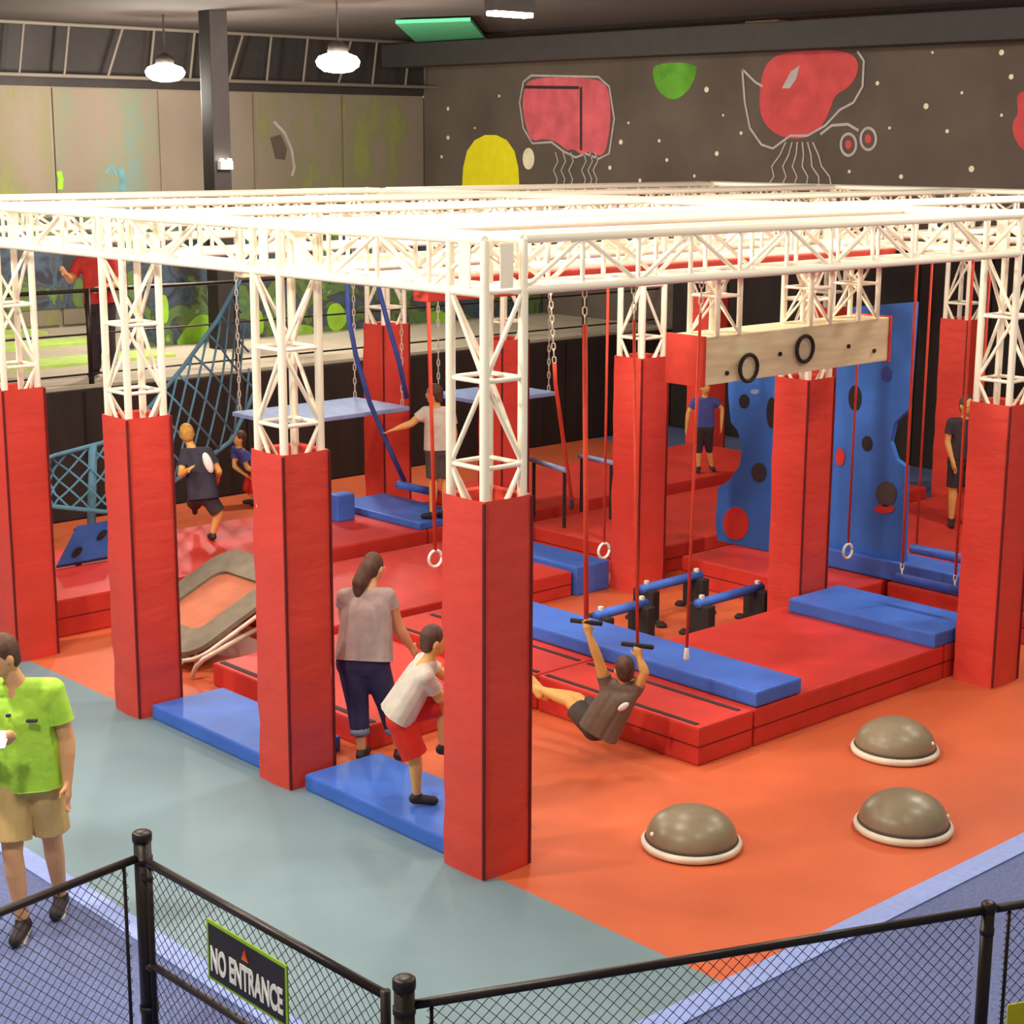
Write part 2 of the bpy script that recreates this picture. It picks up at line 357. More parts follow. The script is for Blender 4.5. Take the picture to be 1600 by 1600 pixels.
# ------------------------------------------------------------------ lamps
def high_bay(p, lab, w=LAMP_W, grp='high bay lamps'):
    t = thing('high_bay_lamp', lab, 'lamp', p, grp); x, y, z = p
    part(t, 'housing', MB().lathe([(.12, .1), (.13, .12), (.12, .2), (.08, .22), (.05, .25)], (x, y, z), 24), 'lamp_housing', smooth=True)
    part(t, 'diffuser_bowl', MB().lathe([(.05, -.14), (.18, -.12), (.26, -.06), (.28, -.0), (.24, .06), (.13, .1)], (x, y, z), 24), 'lamp_glow', smooth=True)
    part(t, 'hanger', MB().tube([(x, y, min(z+.24, ZC-.01)), (x, y, ZC)], .015, 6), 'lamp_housing')
    ld = bpy.data.lights.new('lamp_light', 'POINT'); ld.shadow_soft_size = .2; ld.energy = w; ld.color = (1, .93, .82)
    lo = link('lamp_light', ld, None, t, (0, 0, -.32)); return t
for (a, b), z, lab in (((258, 112), 5.42, 'glowing high bay lamp hanging in front of the panelled back wall'), ((528, 96), 5.45, 'glowing high bay lamp hanging over the low black wall')):
    high_bay(atz(a, b, z), lab, LAMP_W*1.5)
for x, y, pw, lab in ((-5, -1.5, 1.5, 'over the gate end of the blue carpet'), (-4.5, 2, 2.2, 'over the blue carpet beside the walkway'), (-4, 7, 2.2, 'over the far end of the blue carpet beside the walkway'), (0, -4, .35, 'over the angled chain link run'), (0, 1, 1, 'over the front corner of the frame'), (0, 6, 1, 'over the walkway columns'), (4, -3, .55, 'over the blue carpet beside the half domes'), (3, 2.4, 1, 'over the low hurdles'), (8, -2, .55, 'over the orange floor beyond the half domes'), (8, .1, 1.1, 'over the blue climbing panels')):
    high_bay((x, y, 5.95), 'high bay lamp hanging '+lab, LAMP_W*pw)
p = atz(797, 22, 5.85); t = thing('strip_light', 'white fluorescent strip light fixed under the dark ceiling', 'light', p)
part(t, 'housing', MB().box(p.x-.3, p.x+.3, p.y-.09, p.y+.09, p.z+.02, p.z+.35), 'lamp_housing')
part(t, 'tube_cover', MB().box(p.x-.28, p.x+.28, p.y-.08, p.y+.08, p.z-.03, p.z+.02), 'lamp_glow', bevel=.01)

# ------------------------------------------------------------------ box truss frame
SL, SR, ZB, ZT, TW = 2.0421, 5.7233, 3.626, 3.926, .305
h = TW/2
def lattice(root, a, b, w, hgt, panel, rc=.03, rb=.015, rungs=True):
    """four chords a->b, zigzag braces on four sides; w/hgt cross size"""
    a, b = V(a), V(b); ax = (b-a).normalized(); L = (b-a).length
    u = V((0, 0, 1)) if abs(ax.z) < .5 else V((1, 0, 0)); s = ax.cross(u)
    c = [s*(w/2)+u*(hgt/2), -s*(w/2)+u*(hgt/2), -s*(w/2)-u*(hgt/2), s*(w/2)-u*(hgt/2)]
    for o in c: rod(root, 'chord', a+o, b+o, rc)
    n = max(1, round(L/panel))
    for i in range(n):
        p, q = a+ax*(L*i/n), a+ax*(L*(i+1)/n)
        for k in range(4):
            o1, o2 = c[k], c[(k+1) % 4]
            if (i+k) % 2 == 0: o1, o2 = o2, o1
            rod(root, 'brace', p+o1, q+o2, rb)
            if rungs: rod(root, 'rung', q+c[k], q+c[(k+1) % 4], rb)
rown = ['the grey walkway row', 'the middle row', 'the star wall row']
ordn = ['first', 'second', 'third', 'fourth', 'fifth']
for i in range(3):
    for j in range(5):
        x, y = i*SR, j*SL
        if (i, j) in ((2, 0), (2, 1)): continue
        w = 'the front corner nearest the gate' if (i, j) == (0, 0) else ordn[j]+' from the half dome side in '+rown[i]
        t = thing('truss_column', 'white box truss column '+('at ' if (i, j) == (0, 0) else '')+w+(' rising from red padding' if (i, j) == (0, 0) else ''), 'truss column', (x, y, 0), 'truss columns')
        lattice(t, (x, y, ZB-2.08), (x, y, ZB), TW, TW, .52, .03, .015)
        for dx in (-h, h):
            for dy in (-h, h):
                rod(t, 'chord', (x+dx, y+dy, 0), (x+dx, y+dy, ZB-2.08), .022)
                rod(t, 'corner_post', (x+dx, y+dy, ZB), (x+dx, y+dy, ZT), .027)
        for dx, dy, ex, ey in ((-h-.02, 0, .004, .05), (0, -h-.02, .05, .004)):
            part(t, 'gusset_plate', MB().box(x+dx-ex, x+dx+ex, y+dy-ey, y+dy+ey, ZB+.02, ZT-.02), 'truss_paint')
        # padded sleeve
        P = .19; top = 2.4; b0 = 0.0
        mb = MB(); n = 12; random.seed(i*9+j)
        rings = []
        for k in range(n+1):
            z = b0+(top-b0)*k/n; d = random.uniform(-.008, .008) if 0 < k < n else 0; sx = random.uniform(-.006, .006)
            ring = []
            for e in range(4):
                p0 = [(-P, -P), (P, -P), (P, P), (-P, P)][e]; p1 = [(P, -P), (P, P), (-P, P), (-P, -P)][e]
                for f in range(4):
                    u = f/4; bul = .014*math.sin(math.pi*u)*(.5+random.random()*.8)
                    nx, ny = [(0, -1), (1, 0), (0, 1), (-1, 0)][e]
                    ring.append((x+p0[0]+(p1[0]-p0[0])*u+nx*(bul+d)+sx, y+p0[1]+(p1[1]-p0[1])*u+ny*(bul+d), z))
            rings.append(ring)
        m = 16; vs = [v for r in rings for v in r]; fs = []
        for k in range(n):
            for e in range(m): fs.append((k*m+e, k*m+(e+1) % m, (k+1)*m+(e+1) % m, (k+1)*m+e))
        inn = [(x+(v[0]-x)*.86, y+(v[1]-y)*.86, top-.012) for v in rings[-1]]; q = len(vs); vs += inn; fs += [(n*m+e, n*m+(e+1) % m, q+(e+1) % m, q+e) for e in range(m)]
        q2 = len(vs); vs += [(v[0], v[1], 1.9) for v in inn]; fs += [(q+e, q+(e+1) % m, q2+(e+1) % m, q2+e) for e in range(m)]
        t = thing('column_pad', 'red padded column sleeve '+('at ' if (i, j) == (0, 0) else '')+w.rstrip(','), 'column pad', (x, y, b0), 'red column pads')
        sh = part(t, 'sleeve', MB().add(vs, fs), 'pad_vinyl', smooth=True)
        md = sh.data
        bm = bmesh.new(); bm.from_mesh(md)
        for ed in bm.edges:
            if len(ed.link_faces) == 2 and ed.calc_face_angle(0) > .9: ed.smooth = False
        bm.to_mesh(md); bm.free()
        for cx, cy in ((-P-.004, -P-.004), (P+.004, -P-.004)):
            part(sh, 'corner_seam', MB().box(x+cx-.008, x+cx+.008, y+cy-.008, y+cy+.008, b0+.01, top-.01), 'pad_seam')
nm = ['along the grey walkway', 'along the middle row of columns', 'along the star wall row of columns']
for i in range(3):
    t = thing('truss_beam', 'long white box truss beam '+nm[i], 'truss beam', (i*SR, 0, ZB), 'long truss beams')
    lattice(t, (i*SR, -h, (ZB+ZT)/2), (i*SR, 4*SL+h, (ZB+ZT)/2), TW, ZT-ZB, .51)
for j in range(5):
    for i in range(2):
        t = thing('truss_beam', 'white cross truss beam, '+ordn[j]+' from the half dome side, between '+('walkway and middle rows' if i == 0 else 'middle and star wall rows'), 'truss beam', (i*SR, j*SL, ZB), 'cross truss beams')
        lattice(t, (i*SR+h, j*SL, (ZB+ZT)/2), ((i+1)*SR-h, j*SL, (ZB+ZT)/2), TW, ZT-ZB, .51)
t = thing('truss_beam', 'white truss beam over the ropes, carrying the hanging box beam', 'truss beam', (0, 1.1, ZB))
lattice(t, (h, 1.12, (ZB+ZT)/2), (SR-h, 1.12, (ZB+ZT)/2), TW, ZT-ZB, .51)
single('ceiling_beam', MB().box(.3, 5.4, .9, 1.05, 3.47, 3.62), 'beam_red', 'red wooden beam under the truss with the ropes hanging from it', 'beam', (.3, 1, 3.47), bevel=.01)
single('ceiling_beam', MB().box(.3, 5.4, 3.0, 3.12, 3.5, 3.62), 'wood_cream', 'cream wooden beam over the low hurdles', 'beam', (.3, 3, 3.47), bevel=.01)
for k, (xp, lab) in enumerate(((3.46, 'holding the walkway end of the pale blue plank'), (5.02, 'holding the middle row end of the first plank'), (6.01, 'holding the near end of the second plank'), (7.04, 'holding the far end of the second plank'))):
    single('overhead_pipe', MB().tube([(xp, 3*SL+h, 3.66), (xp, 4*SL-h, 3.66)], .03, 10), 'truss_paint', 'white pipe between truss beams '+lab, 'pipe', (xp, 3*SL, 3.66), 'overhead pipes', smooth=True)
single('overhead_pipe', MB().tube([(.2, 6.85, 3.6), (5.5, 6.85, 3.6)], .025, 10), 'truss_paint', 'white pipe under the truss holding the blue webbing straps', 'pipe', (.2, 6.85, 3.6), 'overhead pipes', smooth=True)
XT = aty(1432, 850, 1.35).x
single('overhead_pipe', MB().tube([(XT, h, 3.66), (XT, SL-h, 3.66)], .03, 10), 'truss_paint', 'white pipe between truss beams holding the farther trapeze', 'pipe', (XT, 1, 3.66), 'overhead pipes', smooth=True)

# ------------------------------------------------------------------ hanging box beam with rings
t = thing('hanging_box_beam', 'long cream box beam with red ends and black rings, hung below the truss', 'box beam', (3.12, 1.2, 2.66))
part(t, 'box_body', MB().box(3.13, 5.5, 1.0, 1.37, 2.66, 3.03), 'wood_cream', bevel=.008)
part(t, 'end_panel', MB().box(3.10, 3.13, .99, 1.38, 2.65, 3.04), 'beam_red', bevel=.004)
part(t, 'end_panel', MB().box(5.5, 5.53, .99, 1.38, 2.65, 3.04), 'beam_red', bevel=.004)
for a, b in ((1170, 575), (1258, 545)):
    c = aty(a, b, .97); mb = MB(); mb.tube([(c.x+.105*math.cos(q*math.pi/12), c.y, c.z+.105*math.sin(q*math.pi/12)) for q in range(25)], .016, 8); part(t, 'grip_ring', mb, 'foam_black', smooth=True)
for a, b in ((1135, 583), (1218, 553), (1325, 541), (1365, 548)):
    c = aty(a, b, 1.0); part(t, 'bolt', MB().tube([(c.x, c.y+.01, c.z), (c.x, c.y-.015, c.z)], .018, 8), 'foam_black')
for k, lab in ((3.4, 'red painted end'), (4.55, 'middle'), (5.2, 'far end')):
    d = thing('truss_dropper', 'short truss hanger holding the cream box beam at its '+lab, 'truss hanger', (k, 1.12, 3.03), 'short truss hangers')
    lattice(d, (k, 1.15, 3.03), (k, 1.15, ZB), .28, .26, .3, .022, .011)

# ------------------------------------------------------------------ mats and platforms
def matbox(name, x0, x1, y0, y1, z0, z1, label, m='mat_red', group=None, straps=(), seam=False, bev=.02):
    t = thing(name, label, 'mat', ((x0+x1)/2, (y0+y1)/2, z0), group)
    mbd = part(t, 'mat_body', MB().box(x0, x1, y0, y1, z0, z1), m, bevel=bev)
    if seam:
        zm = (z0+z1)/2; mb = MB().box(x0-.003, x1+.003, y0-.003, y1+.003, zm-.005, zm+.005); part(mbd, 'fold_seam', mb, 'pad_seam')
    for s in straps: part(mbd, 'hook_strip', MB().box(*s), 'strap_dark')
    return t
# lane 1
t = matbox('crash_mat', 2.3, 2.92, .24, 1.95, 0, .3, 'red crash mat with two black strips beside the swinging boy', straps=[(2.33, 2.37, .3, 1.9, .298, .306), (2.80, 2.84, .3, 1.9, .298, .306)], seam=True)
matbox('crash_mat', 2.94, 5.45, .24, 1.95, 0, .3, 'wide red crash mat under the long blue balance mat', seam=True)
matbox('balance_mat', 2.95, 3.5, .24, 3.9, .307, .43, 'long blue mat lying across the red crash mats', 'mat_blue')
matbox('crash_mat', 2.3, 3.5, 1.97, 4.0, 0, .3, 'red crash mat under the far end of the long blue mat', straps=[(2.33, 2.37, 2.0, 3.9, .298, .306), (2.80, 2.84, 2.0, 3.9, .298, .306)], seam=True)
matbox('entry_mat', -.11, .56, .24, 1.8, 0, .12, 'blue entry mat between the corner column and second walkway column', 'mat_blue', 'blue entry mats')
matbox('entry_mat', -.11, .56, 2.26, 3.85, 0, .12, 'blue entry mat between the second and third walkway columns', 'mat_blue', 'blue entry mats')
matbox('landing_mat', 5.3, 6.05, .24, 1.8, .3, .43, 'blue landing mat between the first two middle row columns', 'mat_blue')
matbox('crash_mat', 5.47, 6.3, .24, 1.82, 0, .3, 'red crash mat under the blue landing mat', seam=True)
# lane 2..4, near bay
matbox('crash_mat', .72, 2.27, 2.12, 4.25, 0, .2, 'red mat with a black edge strip behind the woman', straps=[(.76, .81, 2.15, 4.2, .198, .206)])
matbox('crash_mat', 2.0, 5.0, 4.3, 6.2, 0, .26, 'red crash mat in the lane beside the trampoline', seam=True)
matbox('landing_mat', 5.03, 5.5, 4.26, 5.9, 0, .3, 'blue block mat at the second lane end, beside the middle row', 'mat_blue')
matbox('crash_mat', .42, 4.85, 6.38, 8.2, 0, .36, 'red crash mat where the dark shirted boy runs', seam=True)
matbox('crash_mat', 4.87, 5.52, 6.38, 8.2, 0, .36, 'red crash mat under the blue mat where the pale shirted teenager stands', seam=True)
matbox('landing_mat', 4.75, 5.5, 6.4, 7.95, .36, .44, 'blue mat under the pale shirted teenager', 'mat_blue')
# far bay
matbox('crash_mat', 6.35, 11.2, 6.36, 8.15, 0, .36, 'red crash mat under the child in blue', seam=True)
matbox('crash_mat', 6.0, 11.2, 4.3, 6.1, 0, .3, 'red crash mat beyond the blue block mat', seam=True)
matbox('crash_mat', 6.2, 11.2, 1.9, 3.9, 0, .3, 'red crash mat under the blue climbing panels', seam=True)
matbox('crash_mat', 6.9, 11.2, .24, 1.85, 0, .3, 'red crash mat beyond the trapeze bars', seam=True)
matbox('balance_mat', 6.93, 7.35, .3, 2.7, .307, .5, 'blue beam mat below the larger climbing panel', 'mat_blue')
matbox('crash_mat', 2.4, 9.5, 8.4, 8.85, 0, .12, 'low red mat in front of the black wall', seam=False)

# ------------------------------------------------------------------ balance domes
for (px, py), lab, a0 in (((1080, 1322), 'grey half dome balance trainer alone, nearest the front corner column', 200), ((1398, 1176), 'grey half dome balance trainer beside the red crash mat', 330), ((1411, 1296), 'grey half dome balance trainer beside the lavender border strip', 345)):
    c = atz(px, py, 0); t = thing('balance_dome', lab, 'balance dome', c, 'grey half domes on the orange floor')
    part(t, 'base_ring', MB().lathe([(.30, 0), (.325, .012), (.33, .035), (.322, .05), (.30, .058)], c, 48), 'base_cream', smooth=True)
    dm = part(t, 'dome', MB().lathe([(.292, .05), (.298, .07)]+[(.295*math.cos(a*math.pi/24), .07+.2*math.sin(a*math.pi/24)) for a in range(1, 12)]+[(.01, .27)], c, 48), 'dome_grey', smooth=True)
    part(t, 'dome_rim', MB().lathe([(.3, .052), (.306, .062), (.3, .074), (.29, .078)], c, 48), 'shorts_dark', smooth=True)
    a = math.radians(a0); ca, sa = math.cos(a), math.sin(a)
    q = c+V((.27*ca, .27*sa, .14)) if False else c + (RT*math.cos(a) - AW*abs(math.sin(a)))*.275 + V((0, 0, .12))
    part(dm, 'valve_plug', MB().ell(q, (.022, 0, 0), (0, .022, 0), (0, 0, .018)), 'sign_white', smooth=True)

# ------------------------------------------------------------------ low hurdles
for (x0, x1, y), lab in (((4.79, 5.62, 3.14), 'low blue hurdle closest to the tall red middle row pads'), ((3.8, 4.46, 2.78), 'low blue hurdle beside the long blue mat'), ((4.78, 5.7, 2.44), 'low blue hurdle beside the blue landing mat')):
    t = thing('low_hurdle', lab, 'hurdle', (x0, y, 0), 'low hurdles on the orange floor')
    part(t, 'top_bar', MB().tube([(x0, y, .34), (x1, y, .34)], .045, 12), 'mat_blue', smooth=True)
    for x in (x0+.06, x1-.06):
        st = part(t, 'stand', MB().box(x-.05, x+.05, y-.13, y+.13, .04, .33), 'foam_black', bevel=.015)
        part(t, 'cap', MB().box(x-.02, x+.02, y-.02, y+.02, .37, .415), 'base_cream', bevel=.006)
        for d in (-.2, .2): part(st, 'foot', MB().lathe([(.05, 0), (.055, .02), (.03, .045)], (x, y+d, 0), 14), 'foam_black'); part(st, 'foot_bar', MB().tube([(x, y, .05), (x, y+d, .03)], .018, 6), 'foam_black')

# ------------------------------------------------------------------ mini trampoline
c = aty(345, 950, 5.25); c = V((1.35, 5.25, .42)); t = thing('mini_trampoline', 'tilted mini trampoline with grey padded rim and peach bed', 'trampoline', (c.x, c.y, 0))
ang = math.radians(24); ux = V((math.cos(ang), 0, math.sin(ang))); uy = V((0, 1, 0)); un = ux.cross(uy)
def rr(hx, hy, r, n=6):
    o = []
    for sx, sy, a0 in ((1, 1, 0), (-1, 1, 90), (-1, -1, 180), (1, -1, 270)):
        for i in range(n+1):
            a = math.radians(a0+90*i/n); o.append((sx*(hx-r)+r*math.cos(a), sy*(hy-r)+r*math.sin(a)))
    return o
out, inn = rr(.68, .62, .22), rr(.38, .34, .12); vs = []; fs = []; n = len(out)
for ring, dz in ((out, -.02), (out, .02), (inn, .02), (inn, -.02)): vs += [c+ux*a+uy*b+un*dz for a, b in ring]
for k in range(4):
    for i in range(n): fs.append((k*n+i, k*n+(i+1) % n, ((k+1) % 4)*n+(i+1) % n, ((k+1) % 4)*n+i))
part(t, 'rim_pad', MB().add(vs, fs), 'tramp_pad', bevel=0)
part(t, 'jump_bed', MB().prism([c+ux*a+uy*b-un*.01 for a, b in inn], -un*.008), 'tramp_bed')
part(t, 'steel_frame', MB().tube([c+ux*a+uy*b-un*.05 for a, b in rr(.70, .64, .22)+[rr(.70, .64, .22)[0]]], .02, 8), 'chain_metal', smooth=True)
for sy in (-.5, .5):
    for sx in (-.55, .55):
        p = c+ux*sx+uy*sy-un*.05; part(t, 'leg', MB().tube([p, (p.x, p.y, .03)], .018, 8), 'chain_metal', smooth=True)
    a = c+ux*-.6+uy*sy-un*.05
for i in range(14):
    p = c-ux*.62+uy*(-.5+i/13)-un*.05; part(t, 'spring', MB().tube([p, p+V((-.1, 0, -.06))], .012, 6), 'chain_metal')
part(t, 'front_rail', MB().tube([atz(410, 978, .26), atz(350, 1012, .24), atz(318, 1030, .2), atz(306, 1042, .1), atz(300, 1058, .02)], .022, 8), 'chain_metal', smooth=True)

# ------------------------------------------------------------------ hanging planks on chains
def chain(root, a, b, name='chain', r=.02, step=.075):
    a, b = V(a), V(b); L = (b-a).length; n = max(2, int(L/step)); d = (b-a)/n; mb = MB()
    s1 = d.normalized().orthogonal().normalized(); s2 = d.normalized().cross(s1)
    for i in range(n):
        m = a+d*(i+.5); s = s1 if i % 2 else s2; l = d*.62
        mb.tube([m+l*math.cos(q*math.pi/3)+s*r*.75*math.sin(q*math.pi/3) for q in range(7)], .006, 4, cap=False)
    return part(root, name, mb, 'chain_metal')
for x0, x1, y0, y1, lab in ((3.4, 5.08, 6.95, 7.92, 'pale blue plank hung on chains over the running boy\'s lane'), (5.95, 7.1, 6.72, 7.62, 'pale blue plank hung on chains just past the middle row')):
    t = thing('hanging_plank', lab, 'plank', ((x0+x1)/2, (y0+y1)/2, 1.57), 'hanging planks')
    part(t, 'board', MB().box(x0, x1, y0, y1, 1.57, 1.62), 'plank_blue', bevel=.012)
    for x in (x0+.06, x1-.06):
        for y in (y0+.06, y1-.06): chain(t, (x, y, 1.62), (x, y, 3.635))

# ------------------------------------------------------------------ ropes
def rope(pts, label, m='rope_red', r=.018, chain_len=.25, handle=None, grp='hanging ropes', hm='sign_white'):
    pts = [V(p) for p in pts]; t = thing('hanging_rope', label, 'rope', pts[0], grp)
    d = (pts[1]-pts[0]).normalized(); q = pts[0]+d*chain_len
    if chain_len: chain(t, pts[0], q, 'shackle_chain', .022, .06)
    part(t, 'rope_strand', MB().tube([q]+pts[1:], r, 8), m, smooth=True)
    if handle == 'ring':
        e = pts[-1]; mb = MB(); mb.tube([(e.x+.07*math.cos(k*math.pi/8), e.y, e.z-.07+.07*math.sin(k*math.pi/8)) for k in range(17)], .013, 8); part(t, 'grip_ring', mb, hm, smooth=True)
    elif handle == 'knob': e = pts[-1]; part(t, 'grip_knob', MB().caps(e, e-V((0, 0, .07)), .018, .024), hm, smooth=True)
    elif handle == 'bar': e = pts[-1]; part(t, 'grip_bar', MB().tube([e-RT*.0+V((-.05, .11, 0)), e+V((.05, -.11, 0))], .018, 10), hm, smooth=True)
    return t
HB = V((1.85, .78, .14))    # swinging boy's seat
def hb(r, d, z): return HB+RT0*r+AW*d+V((0, 0, z))
H1, H2 = hb(-.132, .035, .925), hb(.243, .015, .755)
rope([(1.82, 1.0, 3.47), (H1.x, H1.y, H1.z)], 'orange rope gripped by the swinging boy\'s raised left hand', handle='bar', hm='foam_black')
rope([(2.3, .98, 3.47), (H2.x, H2.y, H2.z)], 'orange rope gripped by the swinging boy\'s lower right hand', r=.012, handle='bar', hm='foam_black')
e = aty(1072, 1045, 1.0)+V((0, 0, .16)); rope([(e.x+.06, 1.0, 3.47), e], 'thin red rope with a white grip beside the box beam\'s red end', r=.012, handle='knob')
e = aty(893, 780, 3.05); a = aty(857, 462, 3.05); rope([(a.x, 3.05, 3.5), aty(868, 600, 3.05), e], 'red rope with long chain and black knob over the hurdle lane', chain_len=.9, handle='knob', hm='foam_black')
a = aty(950, 460, 3.05); rope([(a.x, 3.05, 3.5), (a.x, 3.05, .9)], 'thin red rope hanging over the hurdles', r=.012, handle='ring')
a = aty(668, 470, 3.05); rope([(a.x, 3.05, 3.5), aty(680, 860, 3.05)], 'red rope hanging beside the pale shirted teenager', r=.016, handle='ring')
a = aty(1432, 430, 1.0); b = aty(1410, 880, 1.0)
t = thing('trapeze_swing', 'blue foam trapeze bar on a red rope beside the first middle row column', 'trapeze', (a.x, 1, 3.4), 'trapeze swings')
part(t, 'rope_strand', MB().tube([(a.x, 1, ZB), b], .013, 8), 'rope_red', smooth=True); part(t, 'rope_strand', MB().tube([(a.x, .45, ZB), b-V((0, .55, 0))], .013, 8), 'rope_red', smooth=True)
chain(t, b, b-V((0, 0, .12)), 'shackle_chain'); chain(t, b-V((0, .55, 0)), b-V((0, .55, .12)), 'shackle_chain')
part(t, 'foam_bar', MB().tube([b+V((0, .05, -.13)), b+V((0, -.62, -.13))], .035, 12), 'rope_blue', smooth=True)
a = aty(1345, 600, 1.6); b = aty(1432, 850, 1.35)
t = thing('trapeze_swing', 'blue foam trapeze bar above the blue beam mat', 'trapeze', (b.x, 1.35, 3.4), 'trapeze swings')
part(t, 'rope_strand', MB().tube([(b.x, 1.35, ZB), b], .011, 8), 'rope_red', smooth=True); part(t, 'rope_strand', MB().tube([(b.x, .75, ZB), b-V((0, .6, 0))], .011, 8), 'rope_red', smooth=True)
part(t, 'foam_bar', MB().tube([b+V((0, .05, -.05)), b+V((0, -.65, -.05))], .045, 12), 'mat_blue', smooth=True)
a = aty(1345, 590, 2.0); rope([(a.x, 2.04, ZB), aty(1325, 850, 2.04)], 'thin red rope in front of the larger climbing panel', r=.011, handle='ring')
for pa, lab in (([(592, 452), (606, 505), (622, 560), (636, 622)], 'blue webbing strap crossing the red middle row pad near its top'), ([(545, 498), (556, 555), (578, 630), (608, 700), (632, 752)], 'long blue webbing strap hanging past the pale blue plank')):
    P = [aty(x, y, 6.85) for x, y in pa]; mb = MB()
    P = [V((P[0].x-.03, 6.85, 3.6))]+P
    mb.tube(P, .028, 6); single('webbing_strap', mb, 'rope_blue', lab, 'strap', P[0], 'blue straps', smooth=True)
q = aty(680, 770, 6.85); single('foam_bar', MB().tube([aty(622, 757, 6.85), aty(682, 770, 6.85)], .045, 12), 'mat_blue', 'blue foam bar tied to the end of the long blue strap', 'bar', q, smooth=True)
q = aty(533, 797, 7.4); single('foam_post', MB().box(q.x-.12, q.x+.12, 7.3, 7.5, .36, .66), 'mat_blue', 'short blue foam post on the red crash mat', 'foam block', (q.x, 7.4, .36), bevel=.02)
# grey balance rails in the far bay
for (a, b), lab in ((((830, 718), (887, 736)), 'grey rail near the red rope with black knob'), (((905, 712), (960, 724)), 'grey rail near the middle row pad')):
    A, B = atz(*a, .95), atz(*b, .95); t = thing('balance_rail', lab, 'rail', (A.x, A.y, .36), 'grey rails')
    part(t, 'rail_bar', MB().tube([A, B], .03, 10), 'plank_blue', smooth=True)
    for p in (A.lerp(B, .08), A.lerp(B, .92)): part(t, 'leg', MB().tube([p, (p.x, p.y, .36 if p.y > 6.3 else .3)], .02, 8), 'foam_black')
# blue climbing panels with holes
def holed_panel(name, px, X, holes, label, decos=()):
    P = [atx(a, b, X) for a, b in px]
    for p_ in P: p_.z = max(p_.z, .305 if 'narrow' in label else .502)
    t = thing(name, label, 'climbing panel', (X, P[-1].y, .3), 'blue climbing panels')
    o = part(t, 'board', MB().prism(P, (.06, 0, 0)), 'panel_blue')
    for a, b, rx, ry, m in holes:
        C = [atx(x, y, X-.004) for x, y in circ(a, b, rx, ry, 20)]; part(t, 'hole_disc', MB().prism(C, (-.006, 0, 0)), m)
    return t
holed_panel('climbing_panel', [(1120,862),(1118,815),(1122,762),(1140,750),(1155,728),(1160,700),(1152,672),(1142,660),(1138,620),(1137,560),(1212,560),(1212,640),(1204,720),(1202,800),(1198,870)], 7.0,
    [(1150,818,20,26,'mat_red'),(1186,738,12,15,'pants_dark'),(1163,627,8,11,'foam_black'),(1206,645,8,24,'foam_black'),(1180,612,7,4,'plank_blue')], 'narrow blue climbing panel with wavy edge and red round patch')
holed_panel('climbing_panel', [(1290,905),(1300,740),(1304,640),(1308,560),(1330,480),(1430,472),(1424,560),(1418,640),(1398,660),(1391,690),(1400,718),(1416,730),(1410,905)], 7.0,
    [(1313,714,7,14,'mat_red'),(1355,693,8,12,'foam_black'),(1336,622,10,20,'foam_black'),(1385,772,16,20,'shorts_dark'),(1382,795,16,7,'mat_red'),(1385,585,8,12,'rope_blue')], 'larger blue climbing panel with dark cutouts behind the cream box beam')
# sloped blue board with holes
P = [atz(88, 884, .41), atz(120, 822, .78), atz(176, 812, .78), atz(176, 868, .41)]
t = thing('ramp_board', 'sloped blue board with dark holes beside the cargo net', 'ramp', (P[0].x, P[0].y, .36))
part(t, 'board', MB().prism(P, (.02, .05, -.04)), 'panel_blue')
for u, v in ((.3, .25), (.75, .6)):
    q = P[0].lerp(P[3], u).lerp(P[1].lerp(P[2], u), v)+V((-.006, -.015, .012)); a = (P[3]-P[0]).normalized()*.05; b = (P[1]-P[0]).normalized()*.06
    part(t, 'hole_disc', MB().prism([q+a*math.cos(k*math.pi/6)+b*math.sin(k*math.pi/6) for k in range(12)], (0, -.003, .003)), 'foam_black')
part(t, 'support', MB().tube([P[1]+V((.05, .1, -.05)), (P[1].x+.05, P[1].y+.1, .36)], .03, 8), 'foam_black'); part(t, 'support', MB().tube([P[2]+V((.05, .1, -.05)), (P[2].x+.05, P[2].y+.1, .36)], .03, 8), 'foam_black')

# ------------------------------------------------------------------ cargo net
topc = [(60, 722), (85, 712), (160, 692), (235, 635), (285, 575), (340, 500), (374, 438)]; botc = [(60, 788), (88, 792), (165, 800), (250, 765), (300, 735), (360, 690), (400, 610)]
def curve(c, u):
    f = u*(len(c)-1); i = min(int(f), len(c)-2); w = f-i; return (c[i][0]*(1-w)+c[i+1][0]*w, c[i][1]*(1-w)+c[i+1][1]*w)
def netp(u, v):
    a, b = curve(topc, u), curve(botc, u); w = v; return aty(a[0]*(1-w)+b[0]*w, a[1]*(1-w)+b[1]*w, 9.1+.25*math.sin(u*6+v*2))
t = thing('cargo_net', 'sagging blue cargo net strung in front of the black wall', 'cargo net', netp(.3, 1))
for v in (0, 1): part(t, 'edge_rope', MB().tube([netp(i/30, v) for i in range(31)], .028, 6), 'net_blue', smooth=True)
NU, NV = 14, 3; mb = MB()
for k in range(-NV, NU+1):
    for sgn in (1, -1):
        pts = []
        for s in range(9):
            v = s/8; u = (k + (v*NV if sgn > 0 else (1-v)*NV))/NU
            if 0 <= u <= 1: pts.append(netp(u, v))
        if len(pts) > 1: part(t, 'net_strand', MB().tube(pts, .014, 5), 'net_blue', smooth=True)
part(t, 'hanging_line', MB().tube([netp(1, 0), V((netp(1, 0).x, netp(1, 0).y-.5, 3.63))], .014, 6), 'net_blue'); part(t, 'net_post', MB().tube([(netp(.30, 1).x, 9.1, 0), netp(.30, 0)], .05, 8), 'net_blue', smooth=True)

